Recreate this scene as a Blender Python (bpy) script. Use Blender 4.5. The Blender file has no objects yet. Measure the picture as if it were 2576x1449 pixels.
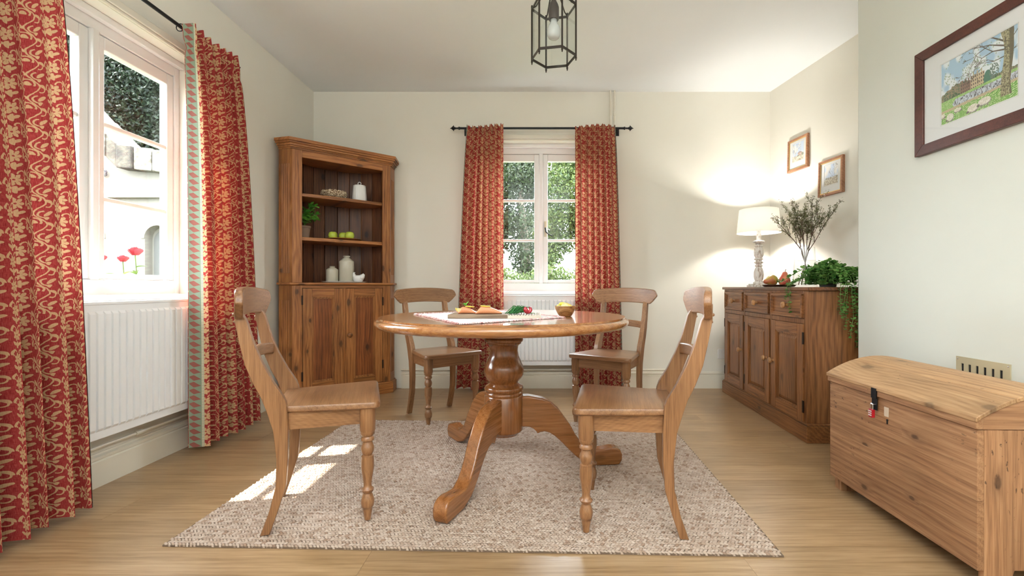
import bpy, bmesh, math, random
import numpy as np
from mathutils import Vector, Matrix
random.seed(7); RNG = np.random.default_rng(7)
PI = math.pi
SC = bpy.context.scene
COL = SC.collection

# ------------------------------------------------------------------ camera, world, sun, lights, exposure
F, PX0, HY, H = 1145.0, 1350.0, 722.0, 0.9          # focal length in px, principal point, eye height
cam = bpy.data.cameras.new('camera'); camo = bpy.data.objects.new('camera', cam); COL.objects.link(camo)
cam.sensor_width = 36.0; cam.lens = F/2576*36.0
cam.shift_x = (1288-PX0)/2576; cam.shift_y = (HY-724.5)/2576
cam.clip_start = 0.02
camo.location = (0, 0, H); camo.rotation_euler = (PI/2, 0, 0)
SC.camera = camo

world = bpy.data.worlds.new('world'); SC.world = world; world.use_nodes = True
wn = world.node_tree; bg = wn.nodes['Background']
bg.inputs[0].default_value = (0.86, 0.93, 1.0, 1); bg.inputs[1].default_value = 14.0

def lamp(name, kind, loc, energy, color=(1, 1, 1), rot=(0, 0, 0), **kw):
    l = bpy.data.lights.new(name, kind); l.energy = energy; l.color = color
    for k, v in kw.items(): setattr(l, k, v)
    o = bpy.data.objects.new(name, l); COL.objects.link(o); o.location = loc; o.rotation_euler = rot
    return o
sun = lamp('sun', 'SUN', (-8, 0, 10), 14.0, (1.0, 0.95, 0.86), angle=math.radians(0.6))
sun.rotation_euler = Vector((0.71, 0.14, -0.99)).to_track_quat('-Z', 'Y').to_euler()
lamp('fill_left', 'AREA', (-1.35, -1.3, 2.1), 4, (.98, .99, 1.0), (math.radians(62), 0, math.radians(-18)), shape='RECTANGLE', size=.7, size_y=.8)  # this and the next: fill lamps added behind the camera
lamp('fill_right', 'AREA', (1.3, -1.3, 2.1), 4, (.98, .99, 1.0), (math.radians(62), 0, math.radians(18)), shape='RECTANGLE', size=.7, size_y=.8)
lamp('fill_bounce', 'AREA', (0.1, -0.7, 1.5), 72, (.94, .98, 1.0), (math.radians(188), 0, 0), shape='RECTANGLE', size=1.0, size_y=.5)  # added fill lamp, bounced off the ceiling behind the camera
for nm, lc, rt in (('portal_left', (-2.19, 2.146, 1.53), (0, math.radians(-90), 0)), ('portal_back', (.04, 4.26, 1.53), (math.radians(-90), 0, 0))):
    p_ = lamp(nm, 'AREA', lc, 1, (1, 1, 1), rt, shape='RECTANGLE', size=1.34 if 'left' in nm else 1.03, size_y=1.03 if 'left' in nm else 1.34); p_.data.cycles.is_portal = True
vs = SC.view_settings
vs.view_transform = 'Standard'; vs.look = 'None'; vs.gamma = 1.0; vs.use_curve_mapping = False; vs.exposure = 1.12
SC.cycles.max_bounces = 10; SC.cycles.transparent_max_bounces = 24; SC.cycles.use_denoising = True
SC.cycles.sample_clamp_indirect = 6.0; SC.cycles.caustics_reflective = False; SC.cycles.caustics_refractive = False

def at(px, py, Y):
    "a point of the photograph at depth Y, in metres"
    return Vector(((px-PX0)*Y/F, Y, H-(py-HY)*Y/F))

# ------------------------------------------------------------------ node helpers
class S:
    "socket wrapper so that node maths reads as arithmetic"
    def __init__(s, nt, sock): s.nt, s.k = nt, sock
    def m(s, op, *a):
        n = s.nt.nodes.new('ShaderNodeMath'); n.operation = op
        for i, x in enumerate((s,)+a):
            if isinstance(x, S): s.nt.links.new(x.k, n.inputs[i])
            else: n.inputs[i].default_value = x
        return S(s.nt, n.outputs[0])
    def __add__(s, o): return s.m('ADD', o)
    def __sub__(s, o): return s.m('SUBTRACT', o)
    def __mul__(s, o): return s.m('MULTIPLY', o)
    def __truediv__(s, o): return s.m('DIVIDE', o)
    def lt(s, o): return s.m('LESS_THAN', o)
    def gt(s, o): return s.m('GREATER_THAN', o)
    def max(s, o): return s.m('MAXIMUM', o)
    def min(s, o): return s.m('MINIMUM', o)
    def abs(s): return s.m('ABSOLUTE')
    def sin(s): return s.m('SINE')
    def cos(s): return s.m('COSINE')
    def sqrt(s): return s.m('SQRT')
    def wrap(s, a, b): return s.m('WRAP', b, a)

class MT:
    def __init__(s, name):
        s.mat = bpy.data.materials.new(name); s.mat.use_nodes = True; s.nt = s.mat.node_tree
        s.b = s.nt.nodes['Principled BSDF']; s.out = s.nt.nodes['Material Output']
    def n(s, t, **kw):
        x = s.nt.nodes.new('ShaderNode'+t)
        for k, v in kw.items(): setattr(x, k, v)
        return x
    def l(s, a, b): s.nt.links.new(a.k if isinstance(a, S) else a, b)
    def set(s, **kw):
        for k, v in kw.items(): s.b.inputs[k.replace('_', ' ')].default_value = v
        return s
    def coords(s, kind='Object'): return s.n('TexCoord').outputs[kind]
    def mapping(s, src, scale=(1, 1, 1), loc=(0, 0, 0), rot=(0, 0, 0)):
        m = s.n('Mapping'); s.l(src, m.inputs[0]); m.inputs['Scale'].default_value = scale
        m.inputs['Location'].default_value = loc; m.inputs['Rotation'].default_value = rot
        return m.outputs[0]
    def noise(s, vec, scale=5, detail=3, rough=.5, dist=0):
        n = s.n('TexNoise'); s.l(vec, n.inputs['Vector'])
        n.inputs['Scale'].default_value = scale; n.inputs['Detail'].default_value = detail
        n.inputs['Roughness'].default_value = rough; n.inputs['Distortion'].default_value = dist
        return n.outputs[0]
    def ramp(s, fac, stops):
        r = s.n('ValToRGB'); s.l(fac, r.inputs[0]); e = r.color_ramp.elements
        while len(e) < len(stops): e.new(.5)
        for i, (p, c) in enumerate(stops):
            e[i].position = p; e[i].color = (*c, 1) if len(c) == 3 else c
        return r.outputs[0]
    def mix(s, fac, a, b, mode='MIX'):
        m = s.n('Mix', data_type='RGBA', blend_type=mode)
        for k, i in ((fac, 0), (a, 6), (b, 7)):
            if isinstance(k, (S, bpy.types.NodeSocket)): s.l(k, m.inputs[i])
            else: m.inputs[i].default_value = k if i == 0 else (*k, 1)
        return m.outputs[2]
    def bump(s, hgt, strength=.2, dist=.01):
        b = s.n('Bump'); s.l(hgt, b.inputs['Height']); b.inputs['Strength'].default_value = strength
        b.inputs['Distance'].default_value = dist; s.l(b.outputs[0], s.b.inputs['Normal'])
    def color(s, c):
        if isinstance(c, (tuple, list)): s.b.inputs['Base Color'].default_value = (*c, 1)
        else: s.l(c, s.b.inputs['Base Color'])
    def rnd(s): return S(s.nt, s.n('ObjectInfo').outputs['Random'])

def plain(name, c, rough=.5, metal=0., spec=.5, coat=0., **kw):
    m = MT(name); m.color(c); m.set(Roughness=rough, Metallic=metal, Specular_IOR_Level=spec, Coat_Weight=coat, **kw)
    return m.mat

def painted(name, c, rough=.55, var=.04, bump=.15, scale=30):
    m = MT(name); v = m.coords(); n = m.noise(v, 2.2, 4)
    a = tuple(x*(1-var) for x in c); b = tuple(min(1, x*(1+var)) for x in c)
    m.color(m.ramp(n, [(.3, a), (.7, b)])); m.set(Roughness=rough)
    m.bump(m.noise(v, scale, 5), bump, .004); return m.mat

def wood(name, dark, mid, light, axis='X', knots=.5, rough=.42, scale=1., coat=0., grain=1., plane='XZ', kscale=7.0, bump=.08, tone=.12, cr=.15, blotch=.5, pits=0.):
    m = MT(name); nt = m.nt; ri = m.rnd()
    add = m.n('VectorMath', operation='ADD'); m.l(m.coords(), add.inputs[0])
    cx = m.n('CombineXYZ')
    m.l(ri*7.3, cx.inputs[0]); m.l(ri*3.1, cx.inputs[1]); m.l(ri*11.7, cx.inputs[2]); m.l(cx.outputs[0], add.inputs[1])
    v = add.outputs[0]
    sep = m.n('SeparateXYZ'); m.l(v, sep.inputs[0]); cmp_ = {k: S(nt, sep.outputs[q]) for q, k in enumerate('XYZ')}
    def st(f): return m.mapping(v, tuple(f if k == axis else 1. for k in 'XYZ'))
    fib = S(nt, m.noise(st(.03), 230*scale, 3, .6)); streak = S(nt, m.noise(st(.05), 34*scale, 3, .6, .3)); warp = S(nt, m.noise(st(.22), 5.5*scale, 2, .5, .6))
    al = cmp_[axis] if axis in plane else cmp_[plane[0]]
    pe = cmp_[[k for k in plane if k != (axis if axis in plane else plane[0])][0]]
    kd = None
    kx = m.n('CombineXYZ'); m.l(al*.5, kx.inputs[0]); m.l(pe, kx.inputs[1])
    if knots > 0:
        vo = m.n('TexVoronoi', feature='F1', voronoi_dimensions='2D'); m.l(kx.outputs[0], vo.inputs['Vector']); vo.inputs['Scale'].default_value = kscale
        kd = S(nt, vo.outputs['Distance']); sc_ = m.n('SeparateColor'); m.l(vo.outputs['Color'], sc_.inputs[0])
        sel = S(nt, sc_.outputs[0]).lt(.55); big = S(nt, sc_.outputs[1])*.7+.55
        kd = kd/big
    perp = (pe*1.0+cmp_[[k for k in 'XYZ' if k not in plane][0]]*.7)
    arg = perp*(260*scale)+warp*(26*grain)+streak*5
    if kd is not None: arg = arg+((kd*-7).m('EXPONENT'))*9*sel
    rings = (arg.sin()*.5+.5)
    if kd is not None and pits:
        pn = S(nt, m.noise(m.mapping(v, (.5, 1, 1) if axis == 'X' else (1, 1, .5)), 75, 2, .6))
        pit = S(nt, m.ramp(pn.k, [(.655, (0, 0, 0)), (.70, (1, 1, 1))]))*S(nt, m.ramp(m.noise(v, 5, 2), [(.45, (0, 0, 0)), (.6, (1, 1, 1))]))
    f = fib*.50+streak*.34+rings*(.10*grain)+(1-grain)*.05+.03
    c = m.ramp(f.k, [(.36, dark), (.5, mid), (.64, light)])
    c = m.mix(1.0, c, m.ramp(ri.k, [(0, (1-tone,)*3), (1, (1+tone,)*3)]), 'MULTIPLY')
    cloud = m.ramp(m.noise(st(.35), 7.0, 3), [(.32, (1-blotch*.45, 1-blotch*.5, 1-blotch*.55)), (.62, (1.06, 1.05, 1.04))])
    c = m.mix(1., c, cloud, 'MULTIPLY')
    if kd is not None:
        jit = S(nt, m.noise(v, 60, 2))*.05
        core = S(nt, m.ramp((kd+jit).k, [(.08, (1, 1, 1)), (.125, (0, 0, 0))])); halo = S(nt, m.ramp((kd+jit).k, [(.10, (1, 1, 1)), (.30, (0, 0, 0))]))
        c = m.mix(halo*sel*(.45*knots), c, tuple(x*.55 for x in dark)); c = m.mix(core*sel*(.85*knots), c, tuple(x*.22 for x in dark))
    if kd is not None and pits: c = m.mix(pit*pits, c, tuple(x*.25 for x in dark))
    m.color(c); m.set(Roughness=rough, Coat_Weight=coat, Coat_Roughness=cr)
    m.bump(fib.k, bump, .002)
    return m.mat

# ------------------------------------------------------------------ mesh builder
class MB:
    def __init__(s): s.v, s.f, s.uv = [], [], None
    def add(s, vs_, fs):
        o = len(s.v); s.v += [tuple(p) for p in vs_]; s.f += [tuple(i+o for i in f) for f in fs]; return s
    def box(s, x0, x1, y0, y1, z0, z1):
        return s.add([(x0,y0,z0),(x1,y0,z0),(x1,y1,z0),(x0,y1,z0),(x0,y0,z1),(x1,y0,z1),(x1,y1,z1),(x0,y1,z1)],
                     [(0,3,2,1),(4,5,6,7),(0,1,5,4),(1,2,6,5),(2,3,7,6),(3,0,4,7)])
    def prism(s, poly, a, b, axis='z', off=(0, 0, 0)):
        n = len(poly)
        def q(p, t):
            r = {'z': (p[0], p[1], t), 'x': (t, p[0], p[1]), 'y': (p[0], t, p[1])}[axis]
            return (r[0]+off[0], r[1]+off[1], r[2]+off[2])
        vs_ = [q(p, a) for p in poly]+[q(p, b) for p in poly]
        return s.add(vs_, [tuple(range(n-1, -1, -1)), tuple(range(n, 2*n))]+[(i, (i+1) % n, n+(i+1) % n, n+i) for i in range(n)])
    def lathe(s, prof, n=24, c=(0, 0, 0), sx=1, sy=1, cap=True, rad=None):
        vs_, fs = [], []
        for r, z in prof:
            for i in range(n):
                a = 2*PI*i/n; rr = r*(rad(a, z) if rad else 1)
                vs_.append((c[0]+rr*sx*math.cos(a), c[1]+rr*sy*math.sin(a), c[2]+z))
        for j in range(len(prof)-1):
            for i in range(n):
                k = (i+1) % n; fs.append((j*n+i, j*n+k, (j+1)*n+k, (j+1)*n+i))
        if cap:
            fs.append(tuple(range(n-1, -1, -1))); L = (len(prof)-1)*n; fs.append(tuple(range(L, L+n)))
        return s.add(vs_, fs)
    def tube(s, pts, r, n=8, closed=False):
        pts = [Vector(p) for p in pts]; N = len(pts); rs = r if isinstance(r, (list, tuple)) else [r]*N
        vs_, fs = [], []; up = None
        for i, p in enumerate(pts):
            t = (pts[(i+1) % N]-pts[i-1]) if closed else (pts[min(i+1, N-1)]-pts[max(i-1, 0)])
            t.normalize()
            if up is None: up = Vector((0, 0, 1)) if abs(t.z) < .9 else Vector((1, 0, 0))
            a = t.cross(up).normalized(); b = a.cross(t).normalized(); up = b
            for k in range(n):
                th = 2*PI*k/n; vs_.append(p+(a*math.cos(th)+b*math.sin(th))*rs[i])
        for i in range(N if closed else N-1):
            for k in range(n):
                j = (i+1) % N; fs.append((i*n+k, i*n+(k+1) % n, j*n+(k+1) % n, j*n+k))
        if not closed: fs += [tuple(range(n-1, -1, -1)), tuple(range((N-1)*n, N*n))]
        return s.add(vs_, fs)
    def ball(s, c, r, n=16, m=10, rz=None, ry=None):
        rz = rz or r; ry = ry or r
        prof = [(max(1e-4, math.sin(PI*j/m)), -math.cos(PI*j/m)) for j in range(m+1)]
        return s.add([(c[0]+r*p*math.cos(2*PI*i/n), c[1]+ry*p*math.sin(2*PI*i/n), c[2]+rz*z) for p, z in prof for i in range(n)],
                     [(j*n+i, j*n+(i+1) % n, (j+1)*n+(i+1) % n, (j+1)*n+i) for j in range(m) for i in range(n)])
    def xf(s, M):
        s.v = [tuple(M @ Vector(p)) for p in s.v]; return s
    def mesh(s, name, mat, smooth=35, fix=True):
        me = bpy.data.meshes.new(name); me.from_pydata(s.v, [], s.f)
        if fix and len(s.v) < 60000:
            bm = bmesh.new(); bm.from_mesh(me); bmesh.ops.recalc_face_normals(bm, faces=bm.faces); bm.to_mesh(me); bm.free()
        if smooth:
            me.polygons.foreach_set('use_smooth', [True]*len(me.polygons))
            if smooth < 180: me.set_sharp_from_angle(angle=math.radians(smooth))
        if mat: me.materials.append(mat)
        return me
    def build(s, name, mat, parent=None, smooth=35, bevel=0, loc=None, seg=2, fix=True):
        o = bpy.data.objects.new(name, s.mesh(name, mat, smooth, fix)); COL.objects.link(o)
        if parent: o.parent = parent
        if loc is not None: o.location = loc
        if bevel:
            b = o.modifiers.new('bevel', 'BEVEL'); b.width = bevel; b.segments = seg; b.limit_method = 'ANGLE'; b.angle_limit = math.radians(40)
        return o

def tag(o, label, cat, group=None, kind=None):
    o['label'] = label; o['category'] = cat
    if group: o['group'] = group
    if kind: o['kind'] = kind
    return o
def root(name, loc, rz, label=None, cat=None, group=None, kind=None):
    o = bpy.data.objects.new(name, None); COL.objects.link(o); o.location = loc; o.rotation_euler = (0, 0, rz); o.empty_display_size = .1
    if label: tag(o, label, cat, group)
    if kind: o['kind'] = kind
    return o
def struct(o): o['kind'] = 'structure'; return o
def copy_tree(o, parent=None):
    c = o.copy(); COL.objects.link(c)
    if parent: c.parent = parent
    for ch in list(o.children): copy_tree(ch, c)
    return c
def inst(name, me, parent, loc=(0, 0, 0), rot=(0, 0, 0), scale=(1, 1, 1)):
    o = bpy.data.objects.new(name, me); COL.objects.link(o); o.parent = parent
    o.location = loc; o.rotation_euler = rot; o.scale = scale; return o

# ------------------------------------------------------------------ materials
M = {}
M['wall'] = painted('wall_plaster', (.81, .785, .70), .9, .015, .12, 12)
M['wall_shaded'] = painted('wall_plaster_shaded', (.715, .73, .665), .9, .015, .12, 10)  # wall paint again, dimmed and cooled: the breast's cool light is in the colour
M['ceiling'] = painted('ceiling_plaster', (.85, .875, .88), .95, .01, .1, 6)
M['skirt'] = painted('skirting_paint', (.78, .74, .63), .45, .02, .05)
M['gloss_white'] = painted('white_gloss_paint', (.83, .83, .82), .35, .02, .06)
M['radiator'] = plain('radiator_enamel', (.84, .855, .87), .35)
M['black_iron'] = plain('black_iron', (.018, .019, .022), .45, .6)
D, Mi, L = (.155, .050, .013), (.32, .120, .032), (.44, .19, .058)
for ax in 'XYZ':
    M['pine'+ax] = wood('dark_pine_'+ax, D, Mi, L, ax, .8, .40)
    M['side'+ax] = wood('sideboard_pine_'+ax, (.12, .042, .013), (.25, .098, .032), (.34, .15, .055), ax, .6, .36)
    M['chair'+ax] = wood('chair_beech_'+ax, (.17, .074, .029), (.285, .137, .058), (.37, .198, .094), ax, 0, .32, 1.3, grain=.5, coat=.45, cr=.28, blotch=.45)
    M['table'+ax] = wood('table_pine_'+ax, (.27, .105, .033), (.41, .178, .060), (.50, .25, .098), ax, .55, .22, grain=.6, coat=1., cr=.11, plane='XY', blotch=.25)
    M['chest'+ax] = wood('chest_pine_'+ax, (.25, .118, .055), (.385, .198, .096), (.47, .27, .142), ax, .8, .6, blotch=.4, kscale=8.5, pits=.8, bump=.2, plane='XZ' if ax == 'X' else 'YZ')
M['chestlid'] = wood('chest_lid_pine', (.30, .16, .072), (.45, .26, .125), (.53, .335, .175), 'X', .6, .55, plane='XY', bump=.15, pits=.6, blotch=.3)
M['leg_wood'] = wood('table_leg_wood', (.18, .064, .018), (.29, .112, .033), (.37, .162, .056), 'X', .3, .22, grain=.6, coat=.5, plane='XZ', blotch=.25)
M['redpanel'] = wood('cabinet_door_panel', (.10, .026, .008), (.21, .062, .016), (.31, .105, .030), 'Z', .9, .38, kscale=5.5)
M['back'] = wood('cabinet_back_boards', (.058, .020, .009), (.125, .046, .018), (.185, .074, .030), 'Z', 1.0, .5, kscale=4.5, tone=.2)
M['pedestal'] = wood('pedestal_wood', (.165, .056, .016), (.26, .094, .027), (.33, .136, .044), 'Z', 0, .20, grain=.5, coat=.6, blotch=.3)
M['floor'] = wood('oak_floor', (.26, .155, .07), (.37, .237, .122), (.44, .30, .168), 'X', .12, .30, grain=.7, plane='XY', kscale=3, bump=.03, tone=.06, blotch=.25)
M['lowbowl'] = wood('acacia', (.17, .075, .025), (.36, .18, .065), (.5, .29, .13), 'X', 0, .4, 1.)
M['board'] = wood('mango_board', (.20, .135, .085), (.33, .23, .15), (.42, .31, .21), 'X', 0, .55, 1.)
M['darktray'] = wood('dark_tray', (.05, .02, .012), (.09, .035, .02), (.13, .055, .03), 'Y', 0, .3, 1)
M['mahogany'] = wood('mahogany_frame', (.06, .015, .010), (.10, .026, .016), (.14, .04, .024), 'Y', 0, .35, 1.2, grain=.3)
M['frame_wood'] = wood('walnut_frame', (.30, .13, .07), (.42, .2, .11), (.5, .26, .15), 'Y', 0, .4, 1.2)
M['gold'] = plain('gilt', (.75, .52, .22), .35, .8)
M['brass'] = painted('brass', (.62, .56, .38), .3, .1, .1)
M['brass'].node_tree.nodes['Principled BSDF'].inputs['Metallic'].default_value = .35
M['dark'] = plain('dark_void', (.012, .011, .010), .9)
M['mat'] = plain('picture_mat', (.80, .81, .80), .8)
M['hinge'] = plain('dark_hinge', (.03, .02, .015), .5, .7)
M['white_ceramic'] = plain('white_ceramic', (.82, .82, .80), .25)
M['stoneware'] = painted('stoneware', (.55, .52, .42), .3, .06, .04)
M['bronze'] = plain('antique_bronze', (.030, .022, .016), .38, .5)
M['apple'] = painted('green_apple', (.50, .60, .065), .3, .15, .02, 8)
M['terracotta'] = painted('aged_pot', (.30, .20, .14), .8, .2, .2)
M['steel'] = plain('steel', (.7, .7, .72), .25, 1.)
M['red_enamel'] = plain('red_lock', (.42, .01, .02), .35)

def glassy(name, tint=(1, 1, 1), refl=.06):
    m = MT(name); nt = m.nt; nt.nodes.remove(m.b)
    t = m.n('BsdfTransparent'); t.inputs[0].default_value = (*tint, 1)
    g = m.n('BsdfGlossy'); g.inputs['Roughness'].default_value = .02
    fr = m.n('LayerWeight'); fr.inputs[0].default_value = .5
    mx = m.n('MixShader'); m.l((S(nt, fr.outputs['Facing']).m('POWER', 5.0)*.8)+refl*.4, mx.inputs[0]); m.l(t.outputs[0], mx.inputs[1]); m.l(g.outputs[0], mx.inputs[2])
    m.l(mx.outputs[0], m.out.inputs[0]); return m.mat
M['pane'] = glassy('window_glass', (.97, .985, .975))
M['pglass'] = glassy('picture_glass'); M['vglass'] = glassy('vase_glass', (.97, .98, .98), .12); M['vwater'] = glassy('vase_water', (.96, .975, .97), .06)
m = MT('clear_glass'); m.color((1, 1, 1)); m.set(Roughness=.0, Transmission_Weight=1., IOR=1.45); M['glass'] = m.mat
m = MT('water'); m.color((.97, .99, .98)); m.set(Roughness=.0, Transmission_Weight=1., IOR=1.33); M['water'] = m.mat

def leafmat(name, a, b, tr=.3, rough=.5):
    m = MT(name)
    g = m.n('NewGeometry'); r = S(m.nt, g.outputs['Random Per Island']); ro = m.rnd()
    c = m.ramp(((r+ro).m('FRACT')).k, [(0, a), (1, b)]); m.color(c); m.set(Roughness=rough, Specular_IOR_Level=.22)
    t = m.n('BsdfTranslucent'); m.l(c, t.inputs[0]); mx = m.n('MixShader'); mx.inputs[0].default_value = tr
    m.l(m.b.outputs[0], mx.inputs[1]); m.l(t.outputs[0], mx.inputs[2]); m.l(mx.outputs[0], m.out.inputs[0]); return m.mat
M['leaf_bright'] = leafmat('bright_leaf', (.08, .34, .04), (.22, .55, .09))
M['leaf_trail'] = leafmat('trailing_leaf', (.05, .21, .035), (.27, .46, .13))
M['stem_green'] = plain('green_stem', (.14, .28, .06), .6)
M['twig'] = plain('brown_twig', (.10, .055, .035), .8)
M['tiny_leaf'] = leafmat('olive_leaf', (.12, .14, .055), (.30, .31, .17))
M['blossom'] = leafmat('pale_blossom', (.60, .53, .46), (.78, .74, .67), .2)

# curtain cloth: cream flowers, vines and leaves on red
def curtain_mat():
    m = MT('curtain_cloth'); nt = m.nt
    uv = m.n('UVMap').outputs[0]
    wob = m.n('TexNoise'); m.l(uv, wob.inputs['Vector']); wob.inputs['Scale'].default_value = 55; wob.inputs['Detail'].default_value = 2
    w3 = m.n('SeparateColor'); m.l(wob.outputs['Color'], w3.inputs[0])
    sx = m.n('SeparateXYZ'); m.l(uv, sx.inputs[0])
    W, Hh = .128, .082
    x0 = S(nt, sx.outputs[0])+(S(nt, w3.outputs[0])-.5)*.006
    y0 = S(nt, sx.outputs[1])+(S(nt, w3.outputs[1])-.5)*.006
    col = (x0/(2*W)).m('FRACT').gt(.5)
    y0 = y0+col*(Hh*.5)
    def d(cx, cy): return (x0-cx).wrap(-W/2, W/2), (y0-cy).wrap(-Hh/2, Hh/2)
    def leaf(cx, cy, a, b, deg):
        dx, dy = d(cx, cy); c, s_ = math.cos(math.radians(deg)), math.sin(math.radians(deg))
        p = (dx*c+dy*s_)/a; q = (dy*c-dx*s_)/b
        q = q+p*p*.5
        return (p*p+q*q).lt(1.0)
    def ring(cx, cy, r, t, ax, ay, k):
        dx, dy = d(cx, cy); rr = (dx*dx+dy*dy).sqrt()
        return (rr-r).abs().lt(t)*((dx*ax+dy*ay).gt(k))
    dx, dy = d(.034, .042); r = (dx*dx+dy*dy).sqrt(); th = dy.m('ARCTAN2', dx)
    pet = r.lt((th*7).cos()*.0035+.0185)
    slit = (((th*7).cos()).lt(-.90))*r.gt(.009)
    fl = pet*(r.gt(.0028))*(slit*-1+1)
    k = fl
    for a in ((.034, .008, .013, .0062, 90), (.047, .012, .013, .005, 25), (.021, .012, .013, .005, 155),
              (.112, .062, .015, .0055, 35), (.073, .066, .014, .0055, 130), (.117, .022, .014, .0052, -30),
              (.083, .030, .0075, .0065, 0), (.106, .044, .006, .005, 60), (.064, .045, .012, .0042, 75), (.009, .066, .013, .0045, 55)):
        k = k.max(leaf(*a))
    for a in ((.052, .062, .011, .0021, .3, 1, -.004), (.083, .030, .0135, .0021, .4, 1, -.003), (.103, .058, .012, .002, -1, -.3, -.002),
              (.018, .060, .010, .002, -.6, .8, -.002), (.110, .012, .011, .002, 1, -.2, -.003)):
        k = k.max(ring(*a))
    vx, vy = d(.095, 0)
    vine = (vx-(y0*(2*PI/Hh)).sin()*.012).abs().lt(.0021)
    k = k.max(vine)
    thr = m.noise(m.mapping(uv, (900, 60, 1)), 1, 2); thr2 = m.noise(m.mapping(uv, (60, 900, 1)), 1, 2)
    slub = (S(nt, thr)*.6+S(nt, thr2)*.4)
    red = m.ramp(slub.k, [(.35, (.22, .018, .019)), (.5, (.38, .042, .040)), (.65, (.46, .105, .088))])
    cream = m.ramp(slub.k, [(.3, (.50, .30, .145)), (.6, (.68, .455, .25))])
    c = m.mix(k, red, cream)
    m.color(c); m.set(Roughness=.85, Specular_IOR_Level=.2)
    m.bump(slub.k, .25, .002)
    t = m.n('BsdfTranslucent'); m.l(c, t.inputs[0]); mx = m.n('MixShader'); mx.inputs[0].default_value = .22
    m.l(m.b.outputs[0], mx.inputs[1]); m.l(t.outputs[0], mx.inputs[2]); m.l(mx.outputs[0], m.out.inputs[0])
    return m.mat
M['curtain'] = curtain_mat()
def trim_mat():
    m = MT('curtain_braid'); nt = m.nt; sx = m.n('SeparateXYZ'); m.l(m.n('UVMap').outputs[0], sx.inputs[0])
    x, y = S(nt, sx.outputs[0]), S(nt, sx.outputs[1])
    q = (y/.036).m('FRACT')-.5
    lz = ((x-.45).abs()*.9+(q+(x-.45)*.55).abs()*.8).lt(.34)
    bead = x.gt(.86)*((y/.006).m('FRACT').lt(.5))
    c = m.mix(lz, (.20, .25, .18), (.25, .08, .062)); c = m.mix(bead, c, (.72, .62, .45))
    m.color(c); m.set(Roughness=.9); return m.mat
M['braid'] = trim_mat()

# ------------------------------------------------------------------ the room
XL, XR, YB, YR, ZC = -1.988, 2.094, 4.057, -2.2, 2.64
BX, BY = 1.81, 2.57                                   # chimney breast face and its far corner
def alc(Y): return XR+.131*(YB-Y)                     # the alcove wall leans out a little
fl = struct(MB().box(XL-.4, 3.2, YR-.3, YB+.4, -.14, -.006).build('floor', plain('subfloor', (.2, .14, .09), .9)))
pl = {}
rows = int((YB-YR)/.18)+1
for j in range(rows):
    y0 = YR+j*.18; y1 = min(y0+.18, YB)
    x = XL-random.uniform(0, 1.1)
    while x < 3.0:
        a, b = max(x, XL), min(x+1.25, 3.0)
        if b-a > .02:
            pb = MB().box(0, b-a-.0008, 0, y1-y0-.0008, -.006, 0)
            pb.build('plank', M['floor'], fl, 0, loc=(a, y0, 0))
        x += 1.25
struct(MB().box(XL-.185, 3.2, YR-.3, YB+.185, ZC, ZC+.15).build('ceiling', M['ceiling']))
WT, OH, OZ0, OZ1 = .185, .515, .86, 2.2                # wall thickness; window half width, bottom, top
WBX, WLY = .04, 2.146                                 # window centres
b = MB(); x0, x1 = XL-.185, 2.6
b.box(x0, WBX-OH, YB, YB+WT, 0, ZC).box(WBX+OH, x1, YB, YB+WT, 0, ZC).box(WBX-OH, WBX+OH, YB, YB+WT, 0, OZ0-.025).box(WBX-OH, WBX+OH, YB, YB+WT, OZ1, ZC)
struct(b.build('wall_back', M['wall'], smooth=0))
b = MB(); b.box(XL-WT, XL, YR, WLY-OH, 0, ZC).box(XL-WT, XL, WLY+OH, YB, 0, ZC).box(XL-WT, XL, WLY-OH, WLY+OH, 0, OZ0-.025).box(XL-WT, XL, WLY-OH, WLY+OH, OZ1, ZC)
struct(b.build('wall_left', M['wall'], smooth=0))
b = MB(); b.prism([(alc(YB+.1), YB+.0), (alc(1.6), 1.6), (alc(1.6)+.3, 1.6), (alc(YB)+.5, YB+.0)], 0, ZC)
struct(b.build('wall_right', M['wall'], smooth=0))
b = MB(); b.box(BX, alc(BY)+.01, YR, BY, 0, ZC)
struct(b.build('wall_chimney_breast', M['wall_shaded'], bevel=.012))
struct(MB().box(XL-.3, 3., YR-.25, YR, 0, ZC).build('wall_rear', M['wall'], smooth=0))

SK = [(0, 0), (-.020, 0), (-.020, .112), (-.014, .118), (-.018, .124), (-.018, .136), (-.008, .142), (-.006, .150), (0, .150)]
def skirt(name, x0, x1, loc, rz):
    o = MB().prism(SK, x0, x1, 'x').build(name, M['skirt'], smooth=30); o.location = loc; o.rotation_euler = (0, 0, rz); struct(o)
skirt('baseboard_back', -1.20, 1.70, (0, YB, 0), 0)
skirt('baseboard_left', -2.2, 3.38, (XL, 0, 0), PI/2)

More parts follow.
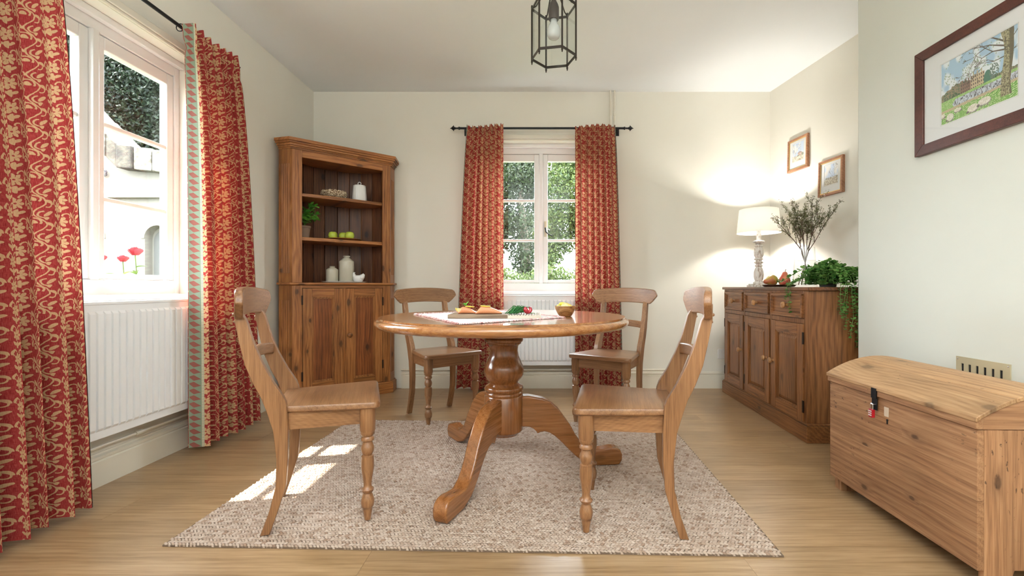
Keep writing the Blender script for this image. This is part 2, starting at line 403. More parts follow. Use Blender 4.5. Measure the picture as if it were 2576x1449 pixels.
def window(name, loc, rz, handle):
    w = root(name, loc, rz, kind='structure'); W = M['gloss_white']
    y0, y1 = .10, .17
    f = MB(); f.box(-OH, -OH+.035, y0, y1, OZ0, OZ1).box(OH-.035, OH, y0, y1, OZ0, OZ1).box(-OH+.035, OH-.035, y0, y1, 2.115, OZ1).box(-OH+.035, OH-.035, y0, y1, OZ0, .935)
    f.box(-OH, OH, y0-.03, y0, 2.165, OZ1)
    f.build('frame', W, w, bevel=.004)
    MB().box(-.017, .017, y0-.012, y1, .935, 2.115).build('mullion', W, w, bevel=.004)
    MB().box(-OH-.05, OH+.05, -.035, 0, .833, .86).box(-OH, OH, 0, y0, .833, .86).build('sill', W, w, bevel=.006)
    MB().box(-OH-.045, OH+.045, -.014, 0, 2.2, 2.215).box(-OH-.05, OH+.05, -.022, 0, 2.215, 2.252).build('architrave', M['skirt'], w, bevel=.004)
    for sgn in (-1, 1):
        a, c = (.0168, OH-.0348); xs = (a, c) if sgn > 0 else (-c, -a)
        k = MB(); t0, t1 = y0+.008, y0+.052
        k.box(xs[0], xs[0]+.045, t0, t1, .938, 2.112).box(xs[1]-.045, xs[1], t0, t1, .938, 2.112)
        k.box(xs[0]+.045, xs[1]-.045, t0, t1, 2.05, 2.112).box(xs[0]+.045, xs[1]-.045, t0, t1, .938, .965)
        cs = k.build('casement', W, w, bevel=.004)
        g = [(.965, 1.315), (1.337, 1.68), (1.702, 2.05)]
        for z in (1.326, 1.691): MB().box(xs[0]+.045, xs[1]-.045, t0+.006, t1-.004, z-.011, z+.011).build('glazing_bar', W, cs, bevel=.004)
        for z0, z1 in g: MB().box(xs[0]+.043, xs[1]-.043, t0+.02, t0+.024, z0-.004, z1+.004).build('pane', M['pane'], cs, smooth=0)
    if handle:
        h = MB().box(.028, .050, y0-.004, y0+.008, 1.36, 1.50)
        hb = MB().tube([(.039, y0-.012, 1.44), (.045, y0-.022, 1.40), (.075, y0-.024, 1.375), (.10, y0-.022, 1.365)], [.007, .006, .005, .006], 8)
        hp = h.build('handle_plate', plain('cream_plate', (.6, .55, .4), .5), w, bevel=.002)
        hb.build('handle', M['black_iron'], hp)
    return w
window('window_1', (WBX, YB, 0), 0, True)
window('window_2', (XL, WLY, 0), PI/2, False)

def radiator(name, loc, rz, x0, x1, z0, z1, label):
    r = root(name, loc, rz, label, 'radiator', 'panel radiators under the windows')
    p = MB().box(x0, x1, -.105, -.085, z0, z1)
    n = int((x1-x0-.04)/.0345); st = (x1-x0-.04)/n
    for i in range(n):
        c = x0+.02+(i+.5)*st; a, b_ = c-.0125, c+.0125; za, zb = z0+.045, z1-.045
        p.add([(a-.003, -.105, za-.012), (b_+.003, -.105, za-.012), (b_+.003, -.105, zb+.012), (a-.003, -.105, zb+.012),
               (a, -.114, za), (b_, -.114, za), (b_, -.114, zb), (a, -.114, zb)],
              [(4, 5, 6, 7), (0, 1, 5, 4), (1, 2, 6, 5), (2, 3, 7, 6), (3, 0, 4, 7)])
    p.build('panel', M['radiator'], r, smooth=0)
    MB().box(x0, x1, -.045, -.03, z0, z1).build('rear_panel', M['radiator'], r, smooth=0)
    MB().box(x0-.002, x1+.002, -.108, -.028, z1-.006, z1+.008).build('top_grille', M['radiator'], r, bevel=.003)
    for x in (x0-.006, x1+.001): MB().box(x, x+.005, -.106, -.03, z0+.02, z1).build('side_cover', M['radiator'], r)
    for x in (x0+.15, x1-.15): MB().box(x-.02, x+.02, -.031, -.002, z0+.08, z1-.1).build('bracket', M['radiator'], r)
    MB().tube([(x1-.03, -.06, z0+.01), (x1-.03, -.06, .19), (x1-.03, -.03, .19)], .008).build('valve_pipe', M['radiator'], r)
    return r
radiator('radiator', (WBX, YB, 0), 0, -.45, .45, .22, .822, 'white ribbed radiator below the back window, seen behind the table')
radiator('radiator', (XL, WLY, 0), PI/2, -.58, .56, .245, .828, 'white ribbed radiator under the left window beside the patterned curtains')
def pipe(name, pts, label, joints=()):
    o = MB().tube(pts, .008, 8).build(name, M['skirt'])
    for j in joints: MB().tube(j, .0115, 8).build('joint', M['skirt'], o)
    tag(o, label, 'pipe')
pipe('heating_pipe', [(-1.2, YB-.03, .168), (1.25, YB-.03, .168)], 'cream heating pipe running above the back wall baseboard', [[(.12, YB-.03, .168), (.15, YB-.03, .168)]])
pipe('heating_pipe', [(XL+.03, .8, .185), (XL+.03, 3.3, .185)], 'cream heating pipe running above the left wall baseboard', [[(XL+.03, 2.22, .185), (XL+.03, 2.26, .185)]])
for x, w in ((.655, 'left of the two thin cream pipes dropping from the ceiling behind the right curtain'), (.690, 'right of the two thin cream pipes dropping from the ceiling behind the right curtain')):
    pipe('riser_pipe', [(x, YB-.022, .155), (x, YB-.022, ZC)], w, [[(x, YB-.022, 2.42), (x, YB-.022, 2.44)]])

# ------------------------------------------------------------------ curtains
def curtain_mesh(P, s0, s1, ns, off=0., trim=False):
    x0t, x1t, x0b, x1b, zb, zt, nf, amp, fw, ph, yc = P
    nz = 90
    ss = np.linspace(s0, s1, ns); q = np.linspace(0, 1, nz)          # q 0 = hem, 1 = top
    z = zb+(zt-zb)*q
    Sg, Q = np.meshgrid(ss, q)
    e = 1-Q
    xa = x0t+(x0b-x0t)*e**.8; xb = x1t+(x1b-x1t)*e**.8
    head = np.clip((Q-.945)/.055, 0, 1)
    ang = 2*PI*nf*Sg+ph+.5*np.sin(3.1*Sg*PI+ph)+.35*e*np.sin(5*Sg+ph)
    A = amp*(.55+.45*e**.6)*(1-.35*np.exp(-((Q-.945)/.012)**2))
    y = yc-A*(np.sin(ang)+.28*np.sin(2*ang+1.3+ph)+.18*np.sin(.5*ang+ph))
    y += .030*Q**5-.006*np.sin(2*ang+1.1)*head
    lat = (xb-xa)/nf*.17*np.cos(ang+.4)*(1-.4*head)
    wnd = np.clip(np.minimum(Sg, 1-Sg)*nf*2.5, 0, 1)
    x = xa+(xb-xa)*Sg+lat*wnd
    y -= off
    hem = .006*np.sin(9*Sg+ph)*np.exp(-Q/.02)
    Z = zb+(zt-zb)*Q+hem+0.006*np.sin(2*ang+.6)*head-.010*head*np.sin(5*Sg+ph)
    return x, y, Z, Sg, Q
def grid_obj(name, x, y, Z, U, V, mat, parent):
    nz, ns = x.shape; idx = np.arange(nz*ns).reshape(nz, ns)
    fs = np.stack([idx[:-1, :-1], idx[:-1, 1:], idx[1:, 1:], idx[1:, :-1]], -1).reshape(-1, 4)
    me = bpy.data.meshes.new(name); me.from_pydata(np.stack([x, y, Z], -1).reshape(-1, 3).tolist(), [], fs.tolist())
    uvl = me.uv_layers.new(name='UVMap'); uv = np.stack([U, V], -1).reshape(-1, 2)[fs.reshape(-1)]
    uvl.data.foreach_set('uv', uv.astype(np.float32).ravel())
    me.polygons.foreach_set('use_smooth', [True]*len(me.polygons)); me.materials.append(mat)
    o = bpy.data.objects.new(name, me); COL.objects.link(o); o.parent = parent; return o
def curtain(loc, rz, P, label, trims, ringz=2.28, yrod=-.10):
    r = root('curtain', loc, rz, label, 'curtain', 'red floral curtains')
    x, y, Z, Sg, Q = curtain_mesh(P, 0, 1, 220)
    grid_obj('cloth', x, y, Z, Sg*P[8]+P[9]*.37, Z, M['curtain'], r)
    w = .034/P[8]
    for t in trims:
        s0, s1 = (0, w) if t == 0 else (1-w, 1)
        x, y, Z, Sg, Q = curtain_mesh(P, s0, s1, 6, .003)
        U = (Sg-s0)/w if t == 0 else (s1-Sg)/w
        grid_obj('braid_trim', x, y, Z, U, Z, M['braid'], r)
    for i in range(7):
        s_ = (i+.3)/6.6; xx = P[0]+(P[1]-P[0])*s_
        MB().tube([(xx, yrod+.02*math.cos(a), ringz-.006+.02*math.sin(a)) for a in [2*PI*k/14 for k in range(14)]], .0025, 6, True).build('ring', M['black_iron'], r)
    return r
#        x0t    x1t   x0b   x1b   hem   top   folds amp fabric phase  y
curtain((WBX, YB, 0), 0, (-.635, -.325, -.725, -.318, .035, 2.285, 6.5, .037, .95, .4, -.185), 'left red and cream floral curtain of the back window', [0])
curtain((WBX, YB, 0), 0, (.288, .632, .284, .690, .040, 2.285, 7, .037, 1.0, 1.7, -.185), 'right red and cream floral curtain of the back window, beside the riser pipes', [1])
curtain((XL, WLY, 0), PI/2, (.247, .620, .282, .765, .045, 2.285, 6.5, .044, 1.15, -.7, -.19), 'red floral curtain of the left window on its far side, green braid down its edge', [0, 1])
curtain((XL, WLY, 0), PI/2, (-1.12, -.436, -1.02, -.330, .030, 2.285, 9.5, .052, 1.75, .9, -.195), 'red floral curtain nearest the camera, cut by the left picture edge', [1])

def rod(name, loc, rz, x0, x1, label):
    r = root(name, loc, rz, label, 'curtain rod'); z, y = 2.28, -.10
    MB().tube([(x0+.09, y, z), (x1-.09, y, z)], .0095, 12).build('pole', M['black_iron'], r)
    for s_, xe in ((-1, x0), (1, x1)):
        pts = [(0, .010), (.012, .010), (.016, .014), (.022, .014), (.026, .008), (.045, .007), (.055, .011), (.075, .010), (.098, .001)]
        fb = MB().lathe([(q, t) for t, q in pts], 12)
        fin = [(.05, .006), (.062, .013), (.066, .026), (.072, .018), (.082, .009), (.09, 0)]
        for ang in (0, PI/2):
            poly = [(a, b_) for a, b_ in fin]+[(a, -b_) for a, b_ in reversed(fin[:-1])]
            pr = MB().prism([(b_, a) for a, b_ in poly], -.0035, .0035, 'y'); pr.xf(Matrix.Rotation(ang, 4, 'Z')); fb.add(pr.v, pr.f)
        fb.xf(Matrix.Translation((xe-s_*.09, y, z)) @ Matrix.Rotation(s_*PI/2, 4, 'Y')); fb.build('finial', M['black_iron'], r)
    for x in (x0+.12, x1-.12):
        MB().tube([(x, 0, z), (x, y, z-.004)], .006, 8).box(x-.018, x+.018, -.006, 0, z-.035, z+.035).build('bracket', M['black_iron'], r)
rod('curtain_rod', (WBX, YB, 0), 0, -.785, .795, 'black iron curtain rod with spear finials over the back window')
rod('curtain_rod', (XL, WLY, 0), PI/2, -1.2, .74, 'black iron curtain rod with spear finial over the left window')

# ------------------------------------------------------------------ rug
def rug():
    x0, x1, y0, y1 = -1.275, .845, 1.545, 3.03
    r = root('rug', ((x0+x1)/2, (y0+y1)/2, 0), math.radians(-1.7), 'chunky braided natural jute rug under the table and chairs', 'rug')
    hx, hy = (x1-x0)/2, (y1-y0)/2
    MB().box(-hx, hx, -hy, hy, .0005, .006).build('backing', plain('jute_backing', (.17, .12, .085), .95), r, smooth=0)
    px, py = .0128, .0138
    nx, ny = int(2*hx/px), int(2*hy/py)
    I, J = np.meshgrid(np.arange(nx), np.arange(ny)); I = I.ravel(); J = J.ravel(); n = len(I)
    cx = -hx+(I+.5+.5*(J % 2))*px+RNG.normal(0, .0006, n); cy = -hy+(J+.5)*py+RNG.normal(0, .0006, n)
    yaw = np.where(J % 2, .62, -.62)+RNG.normal(0, .11, n); ln = .0118*RNG.uniform(.9, 1.12, n); wd = .0051*RNG.uniform(.9, 1.12, n); ht = .0095*RNG.uniform(.75, 1.2, n)
    a = np.arange(6)/6*2*PI
    loc = np.concatenate([np.stack([np.cos(a), np.sin(a), 0*a], -1), np.stack([.72*np.cos(a), .72*np.sin(a), .72+0*a], -1), [[0, 0, 1.]]])
    lv = loc[None]*np.stack([ln, wd, ht], -1)[:, None, :]
    c, s_ = np.cos(yaw)[:, None], np.sin(yaw)[:, None]
    V = np.stack([lv[..., 0]*c-lv[..., 1]*s_+cx[:, None], lv[..., 0]*s_+lv[..., 1]*c+cy[:, None], lv[..., 2]+.0025], -1).reshape(-1, 3)
    f4 = np.array([[i, (i+1) % 6, 6+(i+1) % 6, 6+i] for i in range(6)]); f3 = np.array([[6+i, 6+(i+1) % 6, 12] for i in range(6)])
    base = (np.arange(n)*13)[:, None, None]
    Fq = (f4[None]+base).reshape(-1, 4).tolist(); Ft = (f3[None]+base).reshape(-1, 3).tolist()
    me = bpy.data.meshes.new('braid'); me.from_pydata(V.tolist(), [], Fq+Ft); me.polygons.foreach_set('use_smooth', [True]*len(me.polygons))
    m = MT('jute'); g = m.n('NewGeometry'); rr = g.outputs['Random Per Island']
    c1 = m.ramp(rr, [(0, (.32, .215, .155)), (.10, (.43, .325, .255)), (.5, (.50, .40, .33)), (1, (.57, .475, .405))])
    big = m.ramp(m.noise(m.mapping(m.coords(), (1, 3, 1)), 9, 4, .7), [(.3, (.86, .83, .80)), (.7, (1.07, 1.06, 1.05))])
    m.color(m.mix(1, c1, big, 'MULTIPLY')); m.set(Roughness=.9, Specular_IOR_Level=.2)
    m.bump(m.noise(m.mapping(m.coords(), (160, 500, 160)), 1, 2), .4, .002)
    me.materials.append(m.mat); o = bpy.data.objects.new('braid', me); COL.objects.link(o); o.parent = r; o['kind'] = 'stuff'
rug()
RZ = .0125                                            # height of the rug pile

# ------------------------------------------------------------------ table
def table():
    t = root('pedestal_table', (-.162, 2.25, RZ), 0, 'round honey pine pedestal table on three curved legs, in the middle of the room', 'table')
    zt = .760-RZ
    MB().lathe([(.50, zt-.05), (.575, zt-.05), (.592, zt-.046), (.603, zt-.036), (.606, zt-.026), (.603, zt-.016), (.594, zt-.009), (.590, zt-.008)], 96).lathe([(.5, zt-.012), (.5895, zt-.0075)], 96, cap=False).build('rim', M['tableX'], t, smooth=50)
    # the top: five glued boards inside the moulded rim
    n, R = 6, .5885
    for i in range(n):
        a, b_ = -R+2*R*i/n+.0003, -R+2*R*(i+1)/n-.0003
        pts = []
        for k in range(13):
            y = a+(b_-a)*k/12; pts.append((math.sqrt(max(0, R*R-y*y)), y))
        poly = pts+[(-x, y) for x, y in reversed(pts)]
        MB().prism(poly, zt-.03, zt, 'z').build('top_board', M['tableX'], t, smooth=0)
    MB().lathe([(.20, zt-.075), (.23, zt-.07), (.23, zt-.0502)], 40).build('top_block', M['pedestal'], t)
    P = [(.165, .17), (.172, .075), (.178, .086), (.186, .094), (.19, .0945), (.352, .0945), (.357, .091), (.361, .0945), (.372, .0935), (.377, .088), (.381, .0945), (.392, .0965), (.402, .092), (.409, .078), (.417, .070), (.424, .072), (.436, .084), (.455, .0955), (.478, .0985), (.50, .094), (.525, .083), (.55, .073), (.575, .069), (.598, .0715), (.606, .080), (.610, .086), (.616, .0865), (.620, .093), (.629, .0965), (.637, .093), (.640, .085), (.66, .085), (zt-.0752, .13)]
    P[0] = (.163, .070)
    MB().lathe([(r, z) for z, r in P], 48).build('pedestal', M['pedestal'], t, smooth=50)
    up = [(.085, .352), (.12, .353), (.152, .346), (.19, .339), (.225, .322), (.271, .281), (.3065, .233), (.333, .195), (.354, .155), (.378, .122), (.405, .096), (.443, .076), (.489, .080), (.530, .087), (.56, .084), (.580, .073), (.590, .050), (.588, .022), (.575, 0)]
    lo = [(.46, 0), (.425, .010), (.39, .024), (.362, .044), (.335, .069), (.3105, .094), (.28, .126), (.251, .152), (.2255, .169), (.20, .176), (.178, .173), (.164, .165), (.158, .178), (.145, .191), (.125, .2), (.085, .203)]
    for i, d in enumerate((5, 126, 250)):
        o = MB().prism(up+lo, -.030, .030, 'y').build('leg', M['leg_wood'], t, smooth=40, bevel=.007, seg=3); o.rotation_euler = (0, 0, math.radians(d))
table()

# ------------------------------------------------------------------ chairs
def make_chair():
    c = root('dining_chair', (0, 0, 0), 0, 'x', 'chair', 'pine bar back dining chairs')
    # seat: three glued boards, rounded front corners
    def hw(y): return .158+(y+.155)*(.215-.158)/(.325)
    prof = []
    ys = [-.165+.363*k/14 for k in range(15)]
    def edge(y):
        w = hw(y)
        if y > .162: w -= .036*(1-math.sqrt(max(0, 1-((y-.162)/.036)**2)))
        return w
    cuts = [-.165, -.055, .08, .198]
    for a, b_ in zip(cuts[:-1], cuts[1:]):
        yy = sorted(set([a, b_]+[y for y in ys if a < y < b_]+([.170, .178, .185, .19, .194, .1965] if b_ > .17 else [])))
        v = []
        for y in yy:
            w = edge(y); q = max(0, (y-.187)/.011); dz = .007*(1-math.sqrt(max(0, 1-min(1, q)**2))) if b_ > .17 else 0
            z0, z1 = .428+dz*.6, .4545-dz
            half = [(w-.005, z0), (w, z0+.005), (w, max(z0+.006, z1-.008)), (w-.0025, z1-.0028), (w-.009, z1)]
            v += [(x, y, z) for x, z in half]+[(-x, y, z) for x, z in reversed(half)]
        n = len(yy)
        MB().add(v, [(k*10+q, k*10+(q+1) % 10, (k+1)*10+(q+1) % 10, (k+1)*10+q) for k in range(n-1) for q in range(10)]+[tuple(range(10)), tuple((n-1)*10+q for q in range(9, -1, -1))]).build('seat_board', M['chairX'], c, smooth=35)
    for s_ in (-1, 1):
        x = s_*.176; lg = MB()
        lg.lathe([(.0255, .335), (.0285, .342), (.0285, .4275)], 20, (x, .152, 0), rad=None)
        prof = [(.335,.0262),(.327,.0255),(.318,.019),(.311,.0242),(.303,.0238),(.298,.0165),(.290,.0180),(.281,.0225),(.272,.0243),(.258,.022),(.247,.0165),(.243,.0235),(.239,.0225),(.225,.0235),(.20,.0242),(.17,.0195),(.14,.0147),(.125,.0150),(.116,.0245),(.109,.022),(.101,.0155),(.088,.0205),(.073,.0252),(.056,.0232),(.050,.0225),(.046,.018),(.040,.0176),(0,.0115)]
        lg.lathe([(r, z) for z, r in reversed(prof)], 20, (x, .152, 0))
        lg.build('front_leg', M['chairZ'], c, smooth=50)
        bk = [(-.305,.828),(-.304,.77),(-.287,.68),(-.272,.611),(-.247,.543),(-.221,.488),(-.207,.4465),(-.185,.371),(-.174,.268),(-.177,.165),(-.199,.0756),(-.226,0)]
        fr = [(-.287,.830),(-.254,.77),(-.229,.68),(-.203,.611),(-.17,.543),(-.137,.488),(-.129,.464),(-.127,.4465),(-.123,.371),(-.123,.268),(-.13,.165),(-.156,.0756),(-.181,0)]
        bk = [(y+.018, z) for y, z in bk]; fr = [(y+.004, z) for y, z in fr]
        xo = s_*.158
        MB().prism(fr+list(reversed(bk)), xo-.0155, xo+.0155, 'x').build('rear_leg', M['chairZ'], c, smooth=40, bevel=.004)
        pg = MB()
        for z in (.79, .765): pg.ball((xo, -.29+(.79-z)*.2, z), .006, 8, 6)
        pg.build('screw_plug', M['chairX'], c)
        MB().add([(s_*.155, -.12, .365), (s_*.172, .13, .365), (s_*.172, .13, .4278), (s_*.155, -.12, .4278), (s_*.135, -.12, .365), (s_*.152, .13, .365), (s_*.152, .13, .4278), (s_*.135, -.12, .4278)],
                 [(0, 1, 2, 3), (7, 6, 5, 4), (0, 4, 5, 1), (3, 2, 6, 7), (1, 5, 6, 2), (0, 3, 7, 4)]).build('side_rail', M['chairY'], c)
    MB().box(-.152, .152, .142, .162, .365, .4278).build('front_rail', M['chairX'], c, bevel=.002)
    MB().box(-.143, .143, -.165, -.145, .37, .4278).build('back_rail', M['chairX'], c, bevel=.002)
    def bowed(name, xs, top, bot, ym, yb, th):
        b_ = MB(); v = []; n = len(xs)
        for x in xs:
            u = x/xs[-1]
            y = ym-(1-u*u)*yb
            v += [(x, y, bot(u)), (x, y, top(u)), (x, y-th, top(u)), (x, y-th, bot(u))]
        fs = [(i*4+k, i*4+(k+1) % 4, (i+1)*4+(k+1) % 4, (i+1)*4+k) for i in range(n-1) for k in range(4)]
        b_.add(v, fs+[(0, 1, 2, 3), tuple((n-1)*4+k for k in (3, 2, 1, 0))]); return b_.build(name, M['chairX'], c, smooth=40, bevel=.005)
    xs = [-.244, -.24, -.23, -.215, -.19, -.15, -.1, -.05, 0, .05, .1, .15, .19, .215, .23, .24, .244]
    def rb(u): a = abs(u); return .786-.018*a*a if a < .80 else .7745+(a-.80)/.2*.055
    def rt(u): a = abs(u); return .889-.018*a*a-(.035*max(0, (a-.9)/.1)**2.2)
    bowed('top_rail', xs, rt, rb, -.243, .030, .026)
    bowed('mid_rail', [-.145+.29*k/10 for k in range(11)], lambda u: .663-.008*u*u, lambda u: .618-.010*u*u, -.215, .024, .02)
    return c
ch0 = make_chair()
spots = [('left front, its back to the left window', -.851, 1.854, -69.5),
         ('right front, facing left with its back to the sideboard', .36, 1.801, 80),
         ('far left, between the corner cabinet and table', -.66, 3.177, 218.8),
         ('far right, in front of the right back curtain', .489, 3.053, 148)]
for i, (lab, x, y, d) in enumerate(spots):
    o = ch0 if i == 0 else copy_tree(ch0)
    o.location = (x, y, RZ if i < 2 else 0.006); o.rotation_euler = (0, 0, math.radians(d)); o['label'] = 'wooden bar back dining chair, '+lab

# ------------------------------------------------------------------ framed door helper (front at y = 0, looking along -y)
def panel_door(par, x0, x1, z0, z1, y, fw, mats, knob=None, hinges=None, knobr=.016, th=.02, bev=True):
    mx, mz = mats[:2]; mp_ = mats[2] if len(mats) > 2 else mz
    door = MB().box(x0, x0+fw, y, y+th, z0, z1).box(x1-fw, x1, y, y+th, z0, z1).build('door', mz, par, smooth=0, bevel=.0015)
    for q0, q1 in ((z0, z0+fw), (z1-fw, z1)): MB().box(x0+fw+.0005, x1-fw-.0005, y, y+th, q0, q1).build('rail', mx, door, smooth=0, bevel=.0015)
    a, b_, e, f_ = x0+fw, x1-fw, z0+fw, z1-fw; w = .012
    mo = MB()
    for q, p in ((0, .004), (1, .009)):
        i = q*w*.6
        mo.box(a+i, a+i+w*.6, y+p, y+th, e+i, f_-i).box(b_-i-w*.6, b_-i, y+p, y+th, e+i, f_-i).box(a+i, b_-i, y+p, y+th, e+i, e+i+w*.6).box(a+i, b_-i, y+p, y+th, f_-i-w*.6, f_-i)
    mo.build('moulding', mz, door, smooth=0)
    w *= 1.2
    if bev:
        k = .022
        MB().add([(a+w, y+.016, e+w), (b_-w, y+.016, e+w), (b_-w, y+.016, f_-w), (a+w, y+.016, f_-w), (a+w+k, y+.007, e+w+k), (b_-w-k, y+.007, e+w+k), (b_-w-k, y+.007, f_-w-k), (a+w+k, y+.007, f_-w-k)],
                 [(4, 5, 6, 7), (0, 1, 5, 4), (1, 2, 6, 5), (2, 3, 7, 6), (3, 0, 4, 7)]).build('panel', mp_, door, smooth=0)
    else: MB().box(a+w*.6, b_-w*.6, y+.015, y+th-.001, e+w*.6, f_-w*.6).build('panel', mp_, door, smooth=0)
    if knob: turned_knob(door, knob[0], y, knob[1], knobr, M['knob'] if bev else M['pineX'])
    for hx, hz in hinges or (): MB().box(hx-.006, hx+.006, y-.002, y+.004, hz-.035, hz+.035).build('hinge', M['hinge'], door)
    return door
M['knob'] = wood('knob_wood', (.30, .14, .05), (.42, .21, .085), (.5, .28, .12), 'X', 0, .3, 2, coat=.2)
def turned_knob(par, x, y, z, r, mat):
    k = MB().lathe([(r*.55, 0), (r*.42, r*.35), (r*.5, r*.6), (r*.95, r*.95), (r, r*1.25), (r*.8, r*1.6), (r*.3, r*1.75)], 16)
    k.xf(Matrix.Translation((x, y, z)) @ Matrix.Rotation(PI/2, 4, 'X')); return k.build('knob', mat, par, smooth=60)

# ------------------------------------------------------------------ corner cabinet
def corner_cabinet():
    A = (-1.826, 3.40); ang = math.atan2(.49, .576); W = .756
    c = root('corner_cabinet', (A[0], A[1], 0), ang, 'tall reddish pine corner cabinet with open shelves above two panelled doors', 'cabinet')
    PX, PZ = M['pineX'], M['pineZ']
    P4, P2, BK = (-.072, .088), (.842, .118), (.312, .574)
    def poly(o, ob=0.):
        return [(-.01-o*.5, -o), (W+.01+o*.5, -o), (P2[0]+o*.9, P2[1]-o*.4), (P2[0]-.002, P2[1]+.01), BK, (P4[0]+.002, P4[1]+.01), (P4[0]-o*.9, P4[1]-o*.4)]
    MB().prism(poly(.018), 0, .085).prism(poly(.010), .085, .096).build('plinth', PX, c, smooth=0, bevel=.003)
    MB().prism(poly(.004), .912, .918).prism(poly(.020), .918, .934).build('waist_shelf', PX, c, smooth=0, bevel=.005)
    co = MB()
    for o, z0, z1 in ((.004, 1.935, 1.948), (.010, 1.948, 1.958), (.020, 1.958, 1.975), (.032, 1.975, 1.988), (.040, 1.988, 2.012)): co.prism(poly(o), z0, z1)
    co.build('cornice', PX, c, smooth=0, bevel=.002)
    # side walls against the room corner
    for (a, b_) in ((P4, BK), (BK, P2)):
        va, vb = Vector(a), Vector(b_); t = (vb-va).normalized(); n = Vector((-t.y, t.x))*.012
        if n.dot(Vector((.38, .25))-va) < 0: n = -n
        MB().prism([tuple(va), tuple(vb), tuple(vb+n), tuple(va+n)], .096, .912).prism([tuple(va), tuple(vb), tuple(vb+n), tuple(va+n)], .934, 1.935).build('side_panel', M['pineZ'], c, smooth=0)
    # fluted canted pilasters
    def fluted(a, b_, z0, z1, n=4):
        va, vb = Vector(a), Vector(b_); Lg = (vb-va).length; t = (vb-va)/Lg; nn = Vector((t.y, -t.x))
        if nn.y > 0: nn = -nn
        def pt(s_, d): q = va+t*s_-nn*d; return (q.x, q.y)
        m_ = Lg*.18; pts = [pt(0, 0), pt(m_, 0)]; st = (Lg-2*m_)/n
        for i in range(n):
            s0 = m_+i*st
            for k in range(5): u = k/4; pts.append(pt(s0+st*(.15+.7*u), .006*math.sin(PI*u)))
        pts += [pt(Lg, 0), pt(Lg, .016), pt(0, .016)]
        flat = [pt(0, 0), pt(Lg, 0), pt(Lg, .016), pt(0, .016)]
        return MB().prism(flat, z0, z0+.07).prism(pts, z0+.07, z1-.11).prism(flat, z1-.11, z1)
    for a, b_ in ((P4, (0, 0)), ((W, 0), P2)):
        for z0, z1 in ((.096, .912), (.934, 1.935)): fluted(a, b_, z0, z1).build('pilaster', PZ, c, smooth=0)
    s0, s1 = .068, .690
    for a, b_ in ((.0, s0), (s1, W)):
        MB().box(a, b_, 0, .02, .934, 1.935).build('stile', PZ, c, smooth=0, bevel=.0015)
        MB().box(a, b_, 0, .02, .096, .912).build('stile', PZ, c, smooth=0, bevel=.0015)
    MB().box(s0, s1, 0, .02, 1.882, 1.935).build('head_rail', PX, c, smooth=0, bevel=.0015)
    MB().box(s0, s1, 0, .02, .893, .912).build('door_rail', PX, c, smooth=0)
    mid = (s0+s1)/2
    panel_door(c, s0+.0035, mid-.0125, .10, .889, -.001, .066, (PX, PZ, M['redpanel']), None, [(s0, .80), (s0, .22)], bev=False)
    d = panel_door(c, mid+.0125, s1-.0035, .10, .889, -.001, .062, (PX, PZ, M['redpanel']), (mid+.034, .515), [(s1, .78), (s1, .25)], knobr=.019, bev=False)
    MB().lathe([(.0065, .10), (.0065, .891)], 10, (mid, .004, 0)).box(mid-.012, mid+.012, .004, .018, .10, .891).build('astragal', PZ, c, smooth=40)
    # barrel back of single boards
    nb = 11; fine = [Vector((.378+.366*math.cos(PI*(1-k/200)), .045+.31*math.sin(PI*(1-k/200))**.9)) for k in range(201)]
    cum = [0.]
    for k in range(200): cum.append(cum[-1]+(fine[k+1]-fine[k]).length)
    arc = [fine[min(range(201), key=lambda k: abs(cum[k]-cum[-1]*i/nb))] for i in range(nb+1)]
    for i in range(nb):
        a, b_ = Vector(arc[i]), Vector(arc[i+1]); t = (b_-a).normalized(); n = Vector((-t.y, t.x))*.012
        if n.y < 0: n = -n
        a2, b2 = a+t*.002, b_-t*.002
        MB().prism([tuple(a2), tuple(b2), tuple(b2+n), tuple(a2+n)], .934, 1.93).build('back_board', M['back'], c, smooth=0, bevel=.002)
    inner = [(s0-.004, .021)]+[(.378+.362*math.cos(PI*(1-k/20)), .045+.307*math.sin(PI*(1-k/20))**.9) for k in range(21)]+[(s1+.004, .021)]
    inner = [(min(max(x, .012), W-.012), y) for x, y in inner]
    for z in (1.603, 1.268):
        pol = [(s0-.004, .022), (.2, .016), (.38, .012), (.56, .016), (s1+.004, .022)]+[(x, y) for x, y in reversed(inner[1:-1])]
        MB().prism(pol, z-.013, z+.013).build('shelf', PX, c, smooth=0, bevel=.003)
    MB().prism(inner, 1.90, 1.912).build('top_board', M['pineX'], c, smooth=0)
    MB().box(s0, s1, .0205, .024, .098, .9).build('base_lining', M['dark'], c, smooth=0)
    return c
CAB = corner_cabinet()

# ------------------------------------------------------------------ things in the corner cabinet
def lathe_thing(name, prof, mat, loc, label, cat, n=28, group=None, smooth=50, rad=None):
    o = MB().lathe(prof, n, rad=rad).build(name, mat, smooth=smooth); o.location = loc; tag(o, label, cat, group); return o
S1, S2, S3 = 1.616, 1.281, .934
bk = MB()
for j in range(6):
    R = .068+.024*math.sin((j+.5)/6*PI*.75)*1.05; z = .006+j*.0095
    N = 60
    bk.tube([((R+.004*math.sin(k*PI*.9+j*2.1))*math.cos(2*PI*k/N), (R+.004*math.sin(k*PI*.9+j*2.1))*math.sin(2*PI*k/N), z+.002*math.sin(k*1.7+j)) for k in range(N)], .0058, 6, True)
bk.lathe([(.068, 0), (.07, .006)], 24)
mb = MT('basket_weave'); mb.color(mb.ramp(mb.noise(mb.coords(), 140, 2), [(.42, (.12, .055, .02)), (.5, (.42, .30, .17)), (.6, (.75, .66, .5))])); mb.set(Roughness=.8); mb.bump(mb.noise(mb.coords(), 180, 2), .5, .003)
